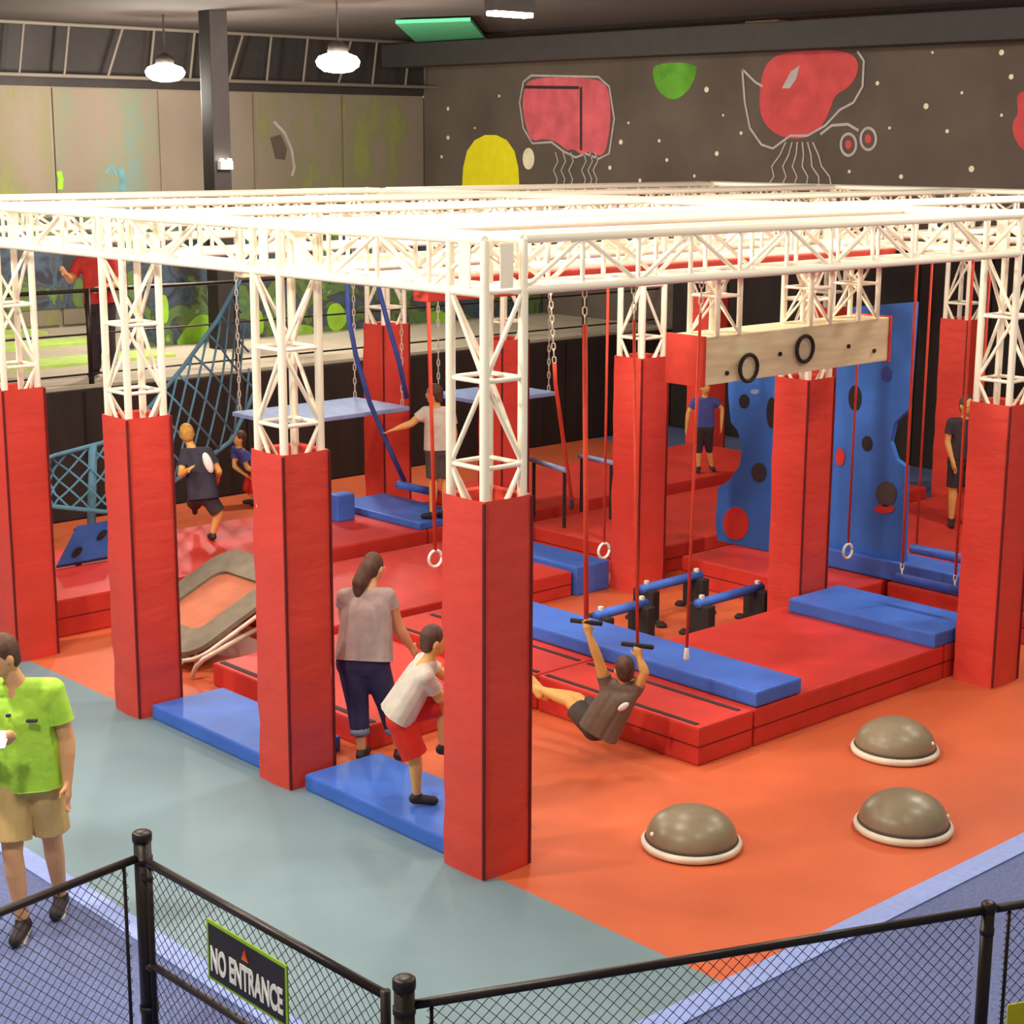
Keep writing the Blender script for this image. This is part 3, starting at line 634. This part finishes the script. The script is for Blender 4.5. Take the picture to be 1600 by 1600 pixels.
# ------------------------------------------------------------------ deck railing
t = thing('deck_railing', 'black metal railing along the edge of the raised beige deck', 'railing', (0, 10.98, 1.6))
for z in (2.72, 2.2, 1.72): part(t, 'rail', MB().tube([(-5, 10.98, z), (13.5, 10.98, z)], .025 if z > 2.5 else .012, 8), 'black_metal', smooth=True)
q = aty(143, 590, 10.98)
for k in range(-4, 5): part(t, 'rail_post', MB().tube([(q.x+k*2.1, 10.98, 1.58), (q.x+k*2.1, 10.98, 2.74)], .035, 8), 'black_metal', smooth=True)

# ------------------------------------------------------------------ chain link fence and gate
PA, PB, PC, PL = V((-2.80, -.62, 0)), V((-2.77, -2.6, 0)), V((-.22, -3.70, 0)), V((-5.1, -.95, 0))
d = (PC-PB).normalized(); PD = PC+d*3.2
def post(p, hgt, r, label):
    t = thing('fence_post', label, 'fence post', p, 'black fence posts')
    part(t, 'tube', MB().tube([p, p+V((0, 0, hgt))], r, 16), 'black_metal', smooth=True)
    part(t, 'cap', MB().lathe([(r*1.12, -.02), (r*1.14, .0), (r*1.12, .02), (r*.9, .028), (r*.3, .032)], p+V((0, 0, hgt)), 16), 'black_metal', smooth=True)
    for z in (.25, hgt-.13): part(t, 'tension_band', MB().lathe([(r*1.12, 0), (r*1.12, .03)], p+V((0, 0, z)), 16), 'black_metal', smooth=True)
post(PA, 1.17, .043, 'black gate post holding the hinged side of the gate with the sign')
post(PB, 1.15, .043, 'black gate post beside the free end of the gate')
post(PC, 1.06, .03, 'slim black post in the middle of the angled chain link run')
def wires(root, a, b, z0, z1, step=.062, r=.0021):
    a, b = V(a), V(b); L = (b-a).length; t = (b-a).normalized(); H = z1-z0; mb = MB(); nrm = V((t.y, -t.x, 0))
    k = -int(H/step)-1
    while k*step < L:
        for sg in (1, -1):
            s0, s1 = k*step, k*step+H
            if sg < 0: s0, s1 = s1, s0
            u0, u1 = 0., 1.
            for lim in (0, L):
                pass
            def cl(s0, s1):
                ts = []
                lo, hi = 0., 1.
                ds = s1-s0
                ta, tb = (0-s0)/ds, (L-s0)/ds
                if ta > tb: ta, tb = tb, ta
                return max(lo, ta), min(hi, tb)
            lo, hi = cl(s0, s1)
            if hi-lo > .02:
                p = a+t*(s0+(s1-s0)*lo)+V((0, 0, z0+H*lo)); q = a+t*(s0+(s1-s0)*hi)+V((0, 0, z0+H*hi))
                mb.tube([p+nrm*.002*sg, q+nrm*.002*sg], r, 3, cap=False)
        k += 1
    o = part(root, 'chain_link', mb, 'wire_black'); o['kind'] = 'stuff'; return o
def run(a, b, ztop, label):
    t = thing('chain_link_fence', label, 'fence', a, 'chain link panels')
    u = (b-a).normalized(); a = a+u*.045; b = b-u*.032
    part(t, 'top_rail', MB().tube([a+V((0, 0, ztop)), b+V((0, 0, ztop))], .021, 12), 'black_metal', smooth=True)
    part(t, 'bottom_rail', MB().tube([a+V((0, 0, .08)), b+V((0, 0, .08))], .016, 8), 'black_metal', smooth=True)
    part(t, 'tension_bar', MB().tube([a+u*.07+V((0, 0, .08)), a+u*.07+V((0, 0, ztop))], .009, 6), 'black_metal', smooth=True)
    wires(t, a+u*.05, b-u*.03, .08, ztop); return t
run(PB, PC, 1.05, 'chain link fence panel angled from the gate post to the slim post')
run(PC, PD, 1.05, 'chain link fence panel past the slim post')
run(PA, PL, 1.07, 'chain link fence panel in front of the man in neon green')
G0, G1 = PA+V((-.01, -.07, 0)), PB+V((-.01, .11, 0)); GZ0, GZ1 = .08, 1.06
t = thing('fence_gate', 'black chain link gate with a middle rail and a hanging sign', 'gate', G0)
for z in (GZ0, .52, GZ1): part(t, 'gate_rail', MB().tube([G0+V((0, 0, z)), G1+V((0, 0, z))], .021 if z > 1 else .018, 12), 'black_metal', smooth=True)
part(t, 'gate_stile', MB().tube([G0+V((0, 0, GZ0)), G0+V((0, 0, GZ1))], .015, 12), 'black_metal', smooth=True)
part(t, 'gate_stile', MB().tube([G1+V((0, 0, GZ0)), G1+V((0, 0, GZ1+.02))], .022, 12), 'black_metal', smooth=True)
for z in (.5, .98):
    part(t, 'hinge', MB().caps(G0+V((0, .035, z)), G0+V((0, .0, z)), .024, .02), 'black_metal', smooth=True)
wires(t, G0, G1, GZ0, GZ1)
# sign on the gate
XS = PA.x-.045
tl, tr, bl, br = atx(325, 1437, XS), atx(450, 1508, XS), atx(325, 1530, XS), atx(450, 1602, XS)
y0, y1 = (tl.y+bl.y)/2, (tr.y+br.y)/2; z1 = (tl.z+tr.z)/2; z0 = (bl.z+br.z)/2
t = thing('gate_sign', 'black sign with lime border and white lettering on the gate', 'sign', (XS, (y0+y1)/2, z0))
part(t, 'backing', MB().box(XS-.004, XS+.004, y1, y0, z0, z1), 'sign_green')
part(t, 'sign_face', MB().box(XS-.006, XS-.004, y1+.016, y0-.016, z0+.016, z1-.016), 'sign_black')
def text(root, s, size, width, pos, xa, ya, m, name='lettering', off=.008):
    cu = bpy.data.curves.new('txt', 'FONT'); cu.body = s; cu.align_x = 'CENTER'; cu.align_y = 'CENTER'; cu.size = size; cu.extrude = .002; cu.offset = off
    o = bpy.data.objects.new('txt', cu); COL.objects.link(o); dg = bpy.context.evaluated_depsgraph_get(); me = bpy.data.meshes.new_from_object(o.evaluated_get(dg))
    bpy.data.objects.remove(o); xs = [v.co.x for v in me.vertices]; k = width/(max(xs)-min(xs)); xa, ya = V(xa), V(ya); za = xa.cross(ya); b = base_of(root)
    for v in me.vertices: v.co = V(pos)-b+xa*(v.co.x*k)+ya*v.co.y+za*v.co.z
    me.materials.clear(); return link(name, me, m, root)
H = z1-z0; Wd = y0-y1
text(t, 'NO ENTRANCE', H*.56, Wd*.9, (XS-.007, (y0+y1)/2, z0+H*.36), (0, -1, 0), (0, 0, 1), 'sign_white', off=.0055)
cy_, cz_ = (y0+y1)/2, z0+H*.77
lg = [(.028, -.02), (-.028, -.026), (-.014, -.002), (.0, .03), (.018, .005)]
part(t, 'logo_mark', MB().prism([(XS-.007, cy_+a, cz_+b) for a, b in lg], (-.002, 0, 0)), 'beam_red')
part(t, 'logo_mark', MB().prism([(XS-.0095, cy_+a*.9, cz_+b*.5-.014) for a, b in lg], (-.002, 0, 0)), 'sign_orange')
# yellow sign corner on the right fence run
q = atz(1612, 1612, .55); u = d
P0 = PC+d*.12+V((0, 0, 0)); n_ = V((d.y, -d.x, 0))*.03
yq = PC + d*((atz(1572, 1592, .6)-PC).dot(d)+.12) ; 
single('fence_sign', MB().prism([yq+n_+V((0, 0, .57)), yq+n_+d*.5+V((0, 0, .57)), yq+n_+d*.5+V((0, 0, .2)), yq+n_+V((0, 0, .2))], n_*.2), 'yellow_paint', 'plain yellow sign hung low on the chain link past the slim post', 'sign', yq)

#PEOPLE#
# ------------------------------------------------------------------ people
def fuse(root, name, mb, m, vox, it=4, cuts=()):
    b = base_of(root); me = mesh_from(mb, name, b); o = bpy.data.objects.new('tmp', me); COL.objects.link(o)
    r = o.modifiers.new('r', 'REMESH'); r.mode = 'VOXEL'; r.voxel_size = vox; r.use_smooth_shade = True
    s = o.modifiers.new('s', 'SMOOTH'); s.iterations = it; s.factor = .5
    dg = bpy.context.evaluated_depsgraph_get(); dg.update(); nm_ = bpy.data.meshes.new_from_object(o.evaluated_get(dg))
    bpy.data.objects.remove(o); nm_.name = name; nm_.materials.clear()
    for pc, nc, R_ in cuts:
        pc = pc-b; nc = nc.normalized()
        for v in nm_.vertices:
            d_ = (v.co-pc).dot(nc)
            if d_ > 0 and (v.co-pc-nc*d_).length < R_ and d_ < R_*1.2: v.co = v.co-nc*d_
    for p in nm_.polygons: p.use_smooth = True
    q = link(name, nm_, m, root); BASE[q.name] = b; return q
def hand(mb, w, h, n, k, curl=.5, side=1):
    h, n = V(h).normalized(), V(n); n = (n-h*n.dot(h)).normalized(); s = h.cross(n)*side
    mb.caps(w+s*.018*k, w+h*.075*k+s*.026*k, .017*k, .016*k); mb.caps(w-s*.018*k, w+h*.072*k-s*.026*k, .017*k, .016*k); mb.caps(w, w+h*.08*k, .021*k, .017*k)
    for off, ln in ((.033, .062), (.011, .074), (-.011, .07), (-.033, .055)):
        p = w+h*.085*k+s*off*k; dirn = h
        for q in range(3):
            a = curl*(.5+.5*q); dirn = (h*math.cos(a)+n*math.sin(a)).normalized() if q == 0 else (dirn*math.cos(curl*.9)+dirn.cross(s*side).normalized()*(-math.sin(curl*.9) if dirn.cross(s).dot(n) < 0 else math.sin(curl*.9))).normalized()
            L = ln*k*(.5, .3, .25)[q]; mb.caps(p, p+dirn*L, .0088*k, .008*k, 8, 3); p = p+dirn*L
    t0 = w+h*.02*k+s*.028*k; t1 = t0+(h*.55+s*.7+n*.3).normalized()*.045*k; mb.caps(t0, t1, .013*k, .011*k, 8, 3); mb.caps(t1, t1+(h*.9+n*.5*curl).normalized()*.032*k, .0105*k, .009*k, 8, 3)
def person(label, base, H, J, face, out, vox=.009, wid=1., curl=(.5, .5), group=None, fwd=None):
    k = H/1.75; base = V(base)
    def P(q): return base+RT0*q[0]+AW*q[1]+V((0, 0, q[2]))
    j = {a: P(b) for a, b in J.items()}
    t = thing('person', label, 'person', base, group)
    f = (RT0*face[0]+AW*face[1]+V((0, 0, face[2]))).normalized()
    up = (j['head']-j['neck']).normalized(); up = (up*.7+V((0, 0, 1))*.5).normalized(); f = (f-up*f.dot(up)).normalized(); sd = f.cross(up)
    hc = j['head']; mb = MB(); hk = k if H > 1.5 else k*1.12
    mb.ell(hc, sd*.074*hk, f*.092*hk, up*.115*hk); mb.ell(hc-up*.055*hk+f*.022*hk, sd*.052*hk, f*.066*hk, up*.06*hk)
    mb.caps(hc+f*.086*hk+up*.008*hk, hc+f*.104*hk-up*.028*hk, .009*hk, .014*hk, 8, 3)
    for s in (-1, 1): mb.ell(hc+sd*.077*hk*s-up*.012*hk, sd*.012*hk, f*.022*hk, up*.032*hk, 10, 6)
    mb.caps(j['neck']-up*.03*k, hc-up*.06*hk-f*.01*hk, .056*k, .05*k)
    ch, pv = j['chest'], j['pelvis']; ww = wid*k
    mb.caps(pv, ch, .105*ww, .11*ww); mb.caps(ch, j['neck'], .1*ww, .055*k); mb.caps(j['shL'], j['shR'], .06*k, .06*k)
    hands = []
    for s, i in (('L', 0), ('R', 1)):
        sh, el, wr = j['sh'+s], j['el'+s], j['wr'+s]
        mb.caps(sh, el, .054*ww, .042*ww); mb.caps(el, el.lerp(wr, .35), .043*ww, .043*ww); mb.caps(el.lerp(wr, .35), wr, .042*ww, .028*k)
        hd = P(J['hd'+s])-wr if 'hd'+s in J else (wr-el)
        nn = P(J['hn'+s])-base if 'hn'+s in J else (pv-wr)
        hand(mb, wr, hd, nn, k, curl[i], -1 if s == 'L' else 1)
        hp, kn, an, to = j['hip'+s], j['kn'+s], j['an'+s], j['to'+s]
        mb.caps(hp, kn, .085*ww, .058*k); calf = kn.lerp(an, .3)
        mb.caps(kn, calf, .057*k, .058*k); mb.caps(calf, an, .057*k, .036*k); mb.caps(an-V((0, 0, .03*k)), to, .038*k, .03*k)
    body = fuse(t, 'body', mb, out.get('skin', 'skin'), vox, 3)
    # face details
    for s in (-1, 1):
        e = hc+sd*.031*hk*s+f*.083*hk+up*.006*hk
        ew = part(t, 'eye', MB().ell(e, sd*.012*hk, f*.01*hk, up*.008*hk, 10, 6), 'eye_white', smooth=True); part(ew, 'iris', MB().ell(e+f*.008*hk, sd*.005*hk, f*.004*hk, up*.005*hk, 8, 6), 'eye_dark', smooth=True)
    part(t, 'mouth', MB().ell(hc-up*.062*hk+f*.085*hk, sd*.024*hk, f*.006*hk, up*.007*hk, 10, 6), 'lip', smooth=True)
    hb_ = MB().ell(hc+up*.022*hk-f*.016*hk, sd*.084*hk, f*.094*hk, up*.106*hk); hb_.ell(hc-f*.04*hk-up*.03*hk, sd*.072*hk, f*.062*hk, up*.07*hk)
    if 'hairlong' in out:
        q = hc-f*.07*hk; r_ = P(out['hairlong'])
        hb_.caps(q, q.lerp(r_, .5)-f*.03, .07*hk, .065*hk); hb_.caps(q.lerp(r_, .5)-f*.03, r_, .062*hk, .03*hk)
    fuse(t, 'hair', hb_, out.get('hair', 'hair_brown'), vox, 2)
    # shirt
    sb = MB(); hem = pv.lerp(ch, out.get('hem', -.12)); wl = (j['shR']-j['shL']).normalized()*(.06*ww); cuts = []
    sb.caps(j['shL'].lerp(j['shR'], .06), j['shR'].lerp(j['shL'], .06), .072*k, .072*k); sb.caps(ch.lerp(j['neck'], .0), j['neck']-up*.05*k, .115*ww, .07*k)
    dwn = (pv-ch).normalized()
    for s in (-1, 1):
        sb.caps(ch+wl*s*1.1+(j['neck']-ch)*.2, hem+wl*s*1.25+dwn*.06*k, .1*ww, .122*ww)
        sb.caps(ch+wl*s*1.1+(j['neck']-ch)*.2, j['sh'+('R' if s > 0 else 'L')], .092*ww, .07*k)
    sb.caps(ch, hem+dwn*.06*k, .12*ww, .132*ww); cuts.append((hem, dwn, .26*ww))
    sl = out.get('sleeve', .55)
    for s in ('L', 'R'):
        a, b = j['sh'+s], j['sh'+s].lerp(j['el'+s], sl); u = (b-a).normalized(); sb.caps(a, b+u*.04*k, .068*k, .07*k*(.5+.5*wid)); cuts.append((b, u, .085*ww))
    shirt = fuse(t, 'shirt', sb, out['shirt'], vox*1.1, 4, cuts)
    # shorts / trousers
    pb = MB(); pb.caps(j['hipL'], j['hipR'], .110*ww, .110*ww); pb.caps(pv, pv.lerp(ch, .2), .106*ww, .1*ww); cuts = []
    ln = out.get('legs', .85)
    for s in ('L', 'R'):
        hp, kn, an = j['hip'+s], j['kn'+s], j['an'+s]
        if ln <= 1:
            b = hp.lerp(kn, ln); u = (kn-hp).normalized(); fr = out.get('flare', .09)*ww; pb.caps(hp, b+u*.05*k, .104*ww, fr); cuts.append((b, u, .13*ww))
        else: pb.caps(hp, kn, .104*ww, .076*ww); pb.caps(kn, kn.lerp(an, ln-1), .076*ww, .066*ww)
    pants = fuse(t, out.get('pname', 'shorts'), pb, out['pants'], vox*1.1, 4, cuts)
    if 'cuff' in out:
        for s in ('L', 'R'):
            a, b = j['kn'+s].lerp(j['an'+s], ln-1.0), j['kn'+s].lerp(j['an'+s], ln-.86); part(pants, 'cuff', MB().tube([a, b], [.078*k, .08*k], 16), out['cuff'], smooth=True)
    for s in ('L', 'R'):
        an, to = j['an'+s], j['to'+s]; d = (to-an); fd = V((d.x, d.y, d.z)).normalized()
        fb = MB(); heel = an-V((0, 0, .045*k))-fd*.025*k
        fb.caps(an-V((0, 0, .01*k)), heel, .046*k, .045*k); fb.caps(heel, to, .046*k, .038*k)
        so = fuse(t, 'shoe', fb, out.get('shoe', 'shoe_dark'), vox, 2)
        dn = V((0, 0, -1)) if abs(fd.z) < .6 else AW
        sd_ = fd.cross(dn).normalized()
        if out.get('sole', True): part(so, 'sole', MB().obox((heel+to)/2+dn*.036*k, fd*((to-heel).length/2+.03*k), sd_*.042*k, dn*.012*k), 'shoe_sole', bevel=.008)
    return t, P, j, shirt
# man in neon green with a phone
mbse = atz(58, 1446, 0)
t, P, j, sh = person('man in neon green tee and khaki shorts looking at his phone', mbse, 1.78, {
    'pelvis': (-.01, 0, .98), 'chest': (-.02, -.01, 1.28), 'neck': (-.03, -.03, 1.50), 'head': (-.085, -.08, 1.665),
    'shL': (.165, .0, 1.44), 'elL': (.225, .02, 1.14), 'wrL': (.235, -.05, .90), 'shR': (-.215, -.02, 1.44), 'elR': (-.26, -.15, 1.13), 'wrR': (-.07, -.33, 1.23), 'hdR': (.03, -.37, 1.27), 'hnR': (0, .3, .9),
    'hipL': (.075, .02, .92), 'knL': (.095, .08, .50), 'anL': (.085, .22, .09), 'toL': (.09, .07, .035), 'hipR': (-.095, -.01, .92), 'knR': (-.08, -.12, .50), 'anR': (-.045, -.12, .09), 'toR': (-.05, -.27, .035)},
    (-.62, -.75, -.35), dict(shirt='tee_neon', pants='khaki', hem=-.35, legs=.82, flare=.1, sleeve=.62), vox=.0075, wid=1.12, curl=(.35, .9))
q = P((-.015, -.40, 1.285))
tag(link('phone', mesh_from(MB().obox(q, RT0*.032, AW*.058+V((0, 0, .03)), (AW*.002-V((0, 0, .004)))), 'phone', q, bevel=.003), 'phone_white', loc=q), 'white phone held by the man in neon green', 'phone')
for r_, z_, w_ in ((-.045, 1.34, .012), (.085, 1.31, .03)):
    q = P((r_, -.158, z_)); part(sh, 'chest_print', MB().obox(q, RT0*w_, AW*.012, (0, 0, .007)), 'tee_navy')
# woman in grey
wbse = atz(592, 1190, 0)
t, P, j, sh = person('woman in grey short sleeved top and rolled jeans seen from behind', wbse, 1.6, {
    'pelvis': (-.10, 0, .80), 'chest': (-.085, .07, 1.10), 'neck': (-.06, .13, 1.30), 'head': (-.035, .19, 1.43),
    'shL': (-.24, .09, 1.235), 'elL': (-.26, .26, 1.02), 'wrL': (-.12, .42, .95), 'shR': (.07, .12, 1.235), 'elR': (.135, .2, .97), 'wrR': (.225, .30, .80), 'hnR': (-.5, .3, 0),
    'hipL': (-.185, 0, .76), 'knL': (-.155, .05, .42), 'anL': (-.125, -.0, .085), 'toL': (-.10, .15, .035), 'hipR': (-.03, .02, .76), 'knR': (.06, .10, .42), 'anR': (.155, .02, .085), 'toR': (.20, .15, .035)},
    (.55, .75, -.25), dict(shirt='vest_grey', pants='jeans', pname='jeans', hem=-.05, legs=1.5, cuff='jeans_cuff', sleeve=.3, hairlong=(-.15, .06, 1.22), sole=False), vox=.0085, wid=1.22)
# boy stepping up in red shorts
bb = atz(655, 1258, .12)
t, P, j, sh = person('boy in pale tee and red shorts stepping up beside the corner column', bb, 1.4, {
    'pelvis': (-.13, .0, .66), 'chest': (.0, .02, .87), 'neck': (.075, .03, 1.02), 'head': (.10, .04, 1.14),
    'shL': (.02, .14, .97), 'elL': (.17, .18, .85), 'wrL': (.30, .2, .97), 'shR': (.06, -.10, .93), 'elR': (.14, -.02, .76), 'wrR': (.28, .06, .84),
    'hipL': (-.10, .08, .62), 'knL': (.15, .10, .70), 'anL': (.16, .12, .38), 'toL': (.27, .13, .33), 'hipR': (-.12, -.06, .62), 'knR': (-.02, -.05, .36), 'anR': (-.015, .0, .075), 'toR': (.10, .01, .03)},
    (.9, .3, -.25), dict(shirt='tee_pale', pants='shorts_red', hem=-.15, legs=.92, flare=.105, skin='skin_warm', sleeve=.6, sole=False), vox=.0085, wid=1.12, curl=(.7, .7))
# swinging boy
t, P, j, sh = person('boy in grey tee swinging from two ropes above the orange floor', HB, 1.38, {
    'pelvis': (-.01, .05, .12), 'chest': (.10, .03, .33), 'neck': (.14, .02, .47), 'head': (.145, .01, .575),
    'shL': (.02, .04, .45), 'elL': (-.045, .02, .66), 'wrL': (-.115, .02, .84), 'hdL': (-.135, .02, .94), 'shR': (.235, .0, .42), 'elR': (.295, -.02, .56), 'wrR': (.255, 0, .67), 'hdR': (.24, .0, .77), 'hnL': (.0, .5, 0), 'hnR': (0, .5, 0),
    'hipL': (-.06, .06, .10), 'knL': (-.235, .26, .24), 'anL': (-.47, .42, .29), 'toL': (-.57, .50, .36), 'hipR': (.04, .10, .10), 'knR': (-.17, .40, .22), 'anR': (-.42, .58, .22), 'toR': (-.52, .66, .29)},
    (-.4, .9, .05), dict(shirt='tee_grey', pants='shorts_dark', hem=-.22, legs=.75, flare=.1, skin='skin_warm', sleeve=.35, shoe='skin_warm', sole=False), vox=.0075, wid=1.08, curl=(1.2, 1.2))
q = P((.14, -.115, .33)); part(sh, 'back_print', MB().ell(q, RT0*.042+V((0, 0, .02)), AW*.016, V((0, 0, .028)), 12, 6), 'sign_white', smooth=True)
# running boy
rb_ = atz(332, 846, .36)
t, P, j, sh = person('running boy in dark shirt with a white back print', rb_, 1.42, {
    'pelvis': (-.08, .0, .52), 'chest': (-.11, .04, .80), 'neck': (-.20, .06, 1.0), 'head': (-.245, .09, 1.13),
    'shL': (-.27, .08, .93), 'elL': (-.30, -.02, .72), 'wrL': (-.19, -.16, .80), 'shR': (-.02, .02, .95), 'elR': (.09, .0, .75), 'wrR': (.05, .15, .65),
    'hipL': (-.14, .03, .48), 'knL': (-.22, .20, .36), 'anL': (-.27, .50, .30), 'toL': (-.28, .56, .19), 'hipR': (-.03, .0, .48), 'knR': (.07, .02, .30), 'anR': (.0, .03, .075), 'toR': (-.05, .13, .03)},
    (-.3, .9, -.1), dict(shirt='tee_navy', pants='pants_dark', hem=-.2, legs=.9, skin='skin_warm', hair='hair_blond', sleeve=.6, sole=False), vox=.012, wid=1.1)
q = P((.0, -.105, .86)); part(sh, 'back_print', MB().ell(q, RT0*.05, AW*.03, V((.0, 0, .11))-RT0*.03, 12, 6), 'sign_white', smooth=True)
# crouching child behind the second walkway column
cb = atz(398, 790, 0)
t, P, j, sh = person('child in blue crouching beneath the pale blue plank', cb, 1.3, {
    'pelvis': (.0, .05, .45), 'chest': (-.12, .03, .62), 'neck': (-.18, .0, .74), 'head': (-.16, -.02, .86),
    'shL': (-.24, .08, .70), 'elL': (-.24, .0, .50), 'wrL': (-.12, -.05, .42), 'shR': (-.12, -.10, .68), 'elR': (-.06, -.12, .50), 'wrR': (.06, -.08, .44),
    'hipL': (-.02, .10, .42), 'knL': (-.10, .05, .22), 'anL': (-.02, .10, .07), 'toL': (-.14, .08, .03), 'hipR': (.04, -.02, .42), 'knR': (.0, -.06, .22), 'anR': (.08, .0, .07), 'toR': (-.03, -.05, .03)},
    (-.8, -.3, -.3), dict(shirt='tee_blue', pants='shorts_red', skin='skin_warm', legs=1.3, pname='leggings', sole=False), vox=.013)
# pale shirted teenager
ab = atz(684, 812, .44)
t, P, j, sh = person('teenager in pale tee reaching toward the red padded column', ab, 1.5, {
    'pelvis': (.03, 0, .82), 'chest': (.02, .0, 1.05), 'neck': (-.01, .0, 1.25), 'head': (-.03, .0, 1.38),
    'shL': (-.13, .02, 1.19), 'elL': (-.28, .0, 1.06), 'wrL': (-.46, -.02, 1.0), 'shR': (.14, .0, 1.19), 'elR': (.18, -.03, .95), 'wrR': (.15, -.08, .74),
    'hipL': (-.04, 0, .76), 'knL': (-.04, -.01, .42), 'anL': (-.06, .0, .08), 'toL': (-.16, .05, .03), 'hipR': (.10, 0, .76), 'knR': (.09, .02, .42), 'anR': (.08, .05, .08), 'toR': (.0, .12, .03)},
    (-.9, .3, 0), dict(shirt='tee_pale', pants='shorts_dark', legs=.85, hem=-.15, skin='skin_warm', sole=False), vox=.013, wid=1.1)
# child in blue, far bay
kb = atz(1096, 738, .36)
t, P, j, sh = person('child in blue tee and black leggings on the far red mat', kb, 1.22, {
    'pelvis': (.02, 0, .62), 'chest': (.02, .0, .82), 'neck': (.02, .0, .98), 'head': (.02, .0, 1.09),
    'shL': (-.11, .0, .92), 'elL': (-.19, .0, .76), 'wrL': (-.21, -.03, .58), 'shR': (.15, .0, .92), 'elR': (.24, .0, .82), 'wrR': (.23, -.05, .60),
    'hipL': (-.04, 0, .57), 'knL': (-.04, 0, .32), 'anL': (-.04, .0, .07), 'toL': (-.06, -.1, .03), 'hipR': (.07, 0, .57), 'knR': (.09, .05, .32), 'anR': (.14, .1, .07), 'toR': (.16, .0, .03)},
    (.2, -.9, -.1), dict(shirt='tee_blue', pants='pants_dark', legs=1.2, pname='leggings', skin='skin_warm', sole=False), vox=.014)
# person half hidden by the first middle row pad
pb_ = atz(1494, 822, .3)
t, P, j, sh = person('person in black half hidden by the first middle row pad', pb_, 1.5, {
    'pelvis': (.03, 0, .80), 'chest': (.03, .0, 1.03), 'neck': (.03, .0, 1.23), 'head': (.04, .0, 1.36),
    'shL': (-.12, .0, 1.17), 'elL': (-.15, .0, .95), 'wrL': (-.10, -.08, .74), 'shR': (.18, .0, 1.17), 'elR': (.22, .0, .92), 'wrR': (.2, -.05, .72),
    'hipL': (-.05, 0, .74), 'knL': (-.06, 0, .42), 'anL': (-.06, .0, .08), 'toL': (-.08, -.12, .03), 'hipR': (.11, 0, .74), 'knR': (.12, .0, .42), 'anR': (.13, .0, .08), 'toR': (.14, -.12, .03)},
    (.2, -.9, 0), dict(shirt='pants_dark', pants='pants_dark', legs=.9, skin='skin_warm', sole=False), vox=.014)
# man in red on the deck
db = atz(160, 588, 1.6)
t, P, j, sh = person('adult in red tee and dark trousers standing on the raised deck', db, 1.78, {
    'pelvis': (.02, 0, .98), 'chest': (.0, .0, 1.25), 'neck': (.0, .0, 1.49), 'head': (-.02, -.02, 1.65),
    'shL': (-.2, -.05, 1.42), 'elL': (-.3, -.15, 1.2), 'wrL': (-.32, -.32, 1.3), 'shR': (.19, .0, 1.42), 'elR': (.24, -.06, 1.15), 'wrR': (.12, -.25, 1.12),
    'hipL': (-.07, 0, .92), 'knL': (-.07, -.02, .5), 'anL': (-.08, .0, .09), 'toL': (-.12, -.13, .035), 'hipR': (.1, 0, .92), 'knR': (.1, .0, .5), 'anR': (.11, .02, .09), 'toR': (.12, -.11, .035)},
    (-.5, -.8, -.2), dict(shirt='tee_red', pants='pants_dark', pname='trousers', legs=1.9, hem=-.25, sleeve=.7), vox=.014, wid=1.1)
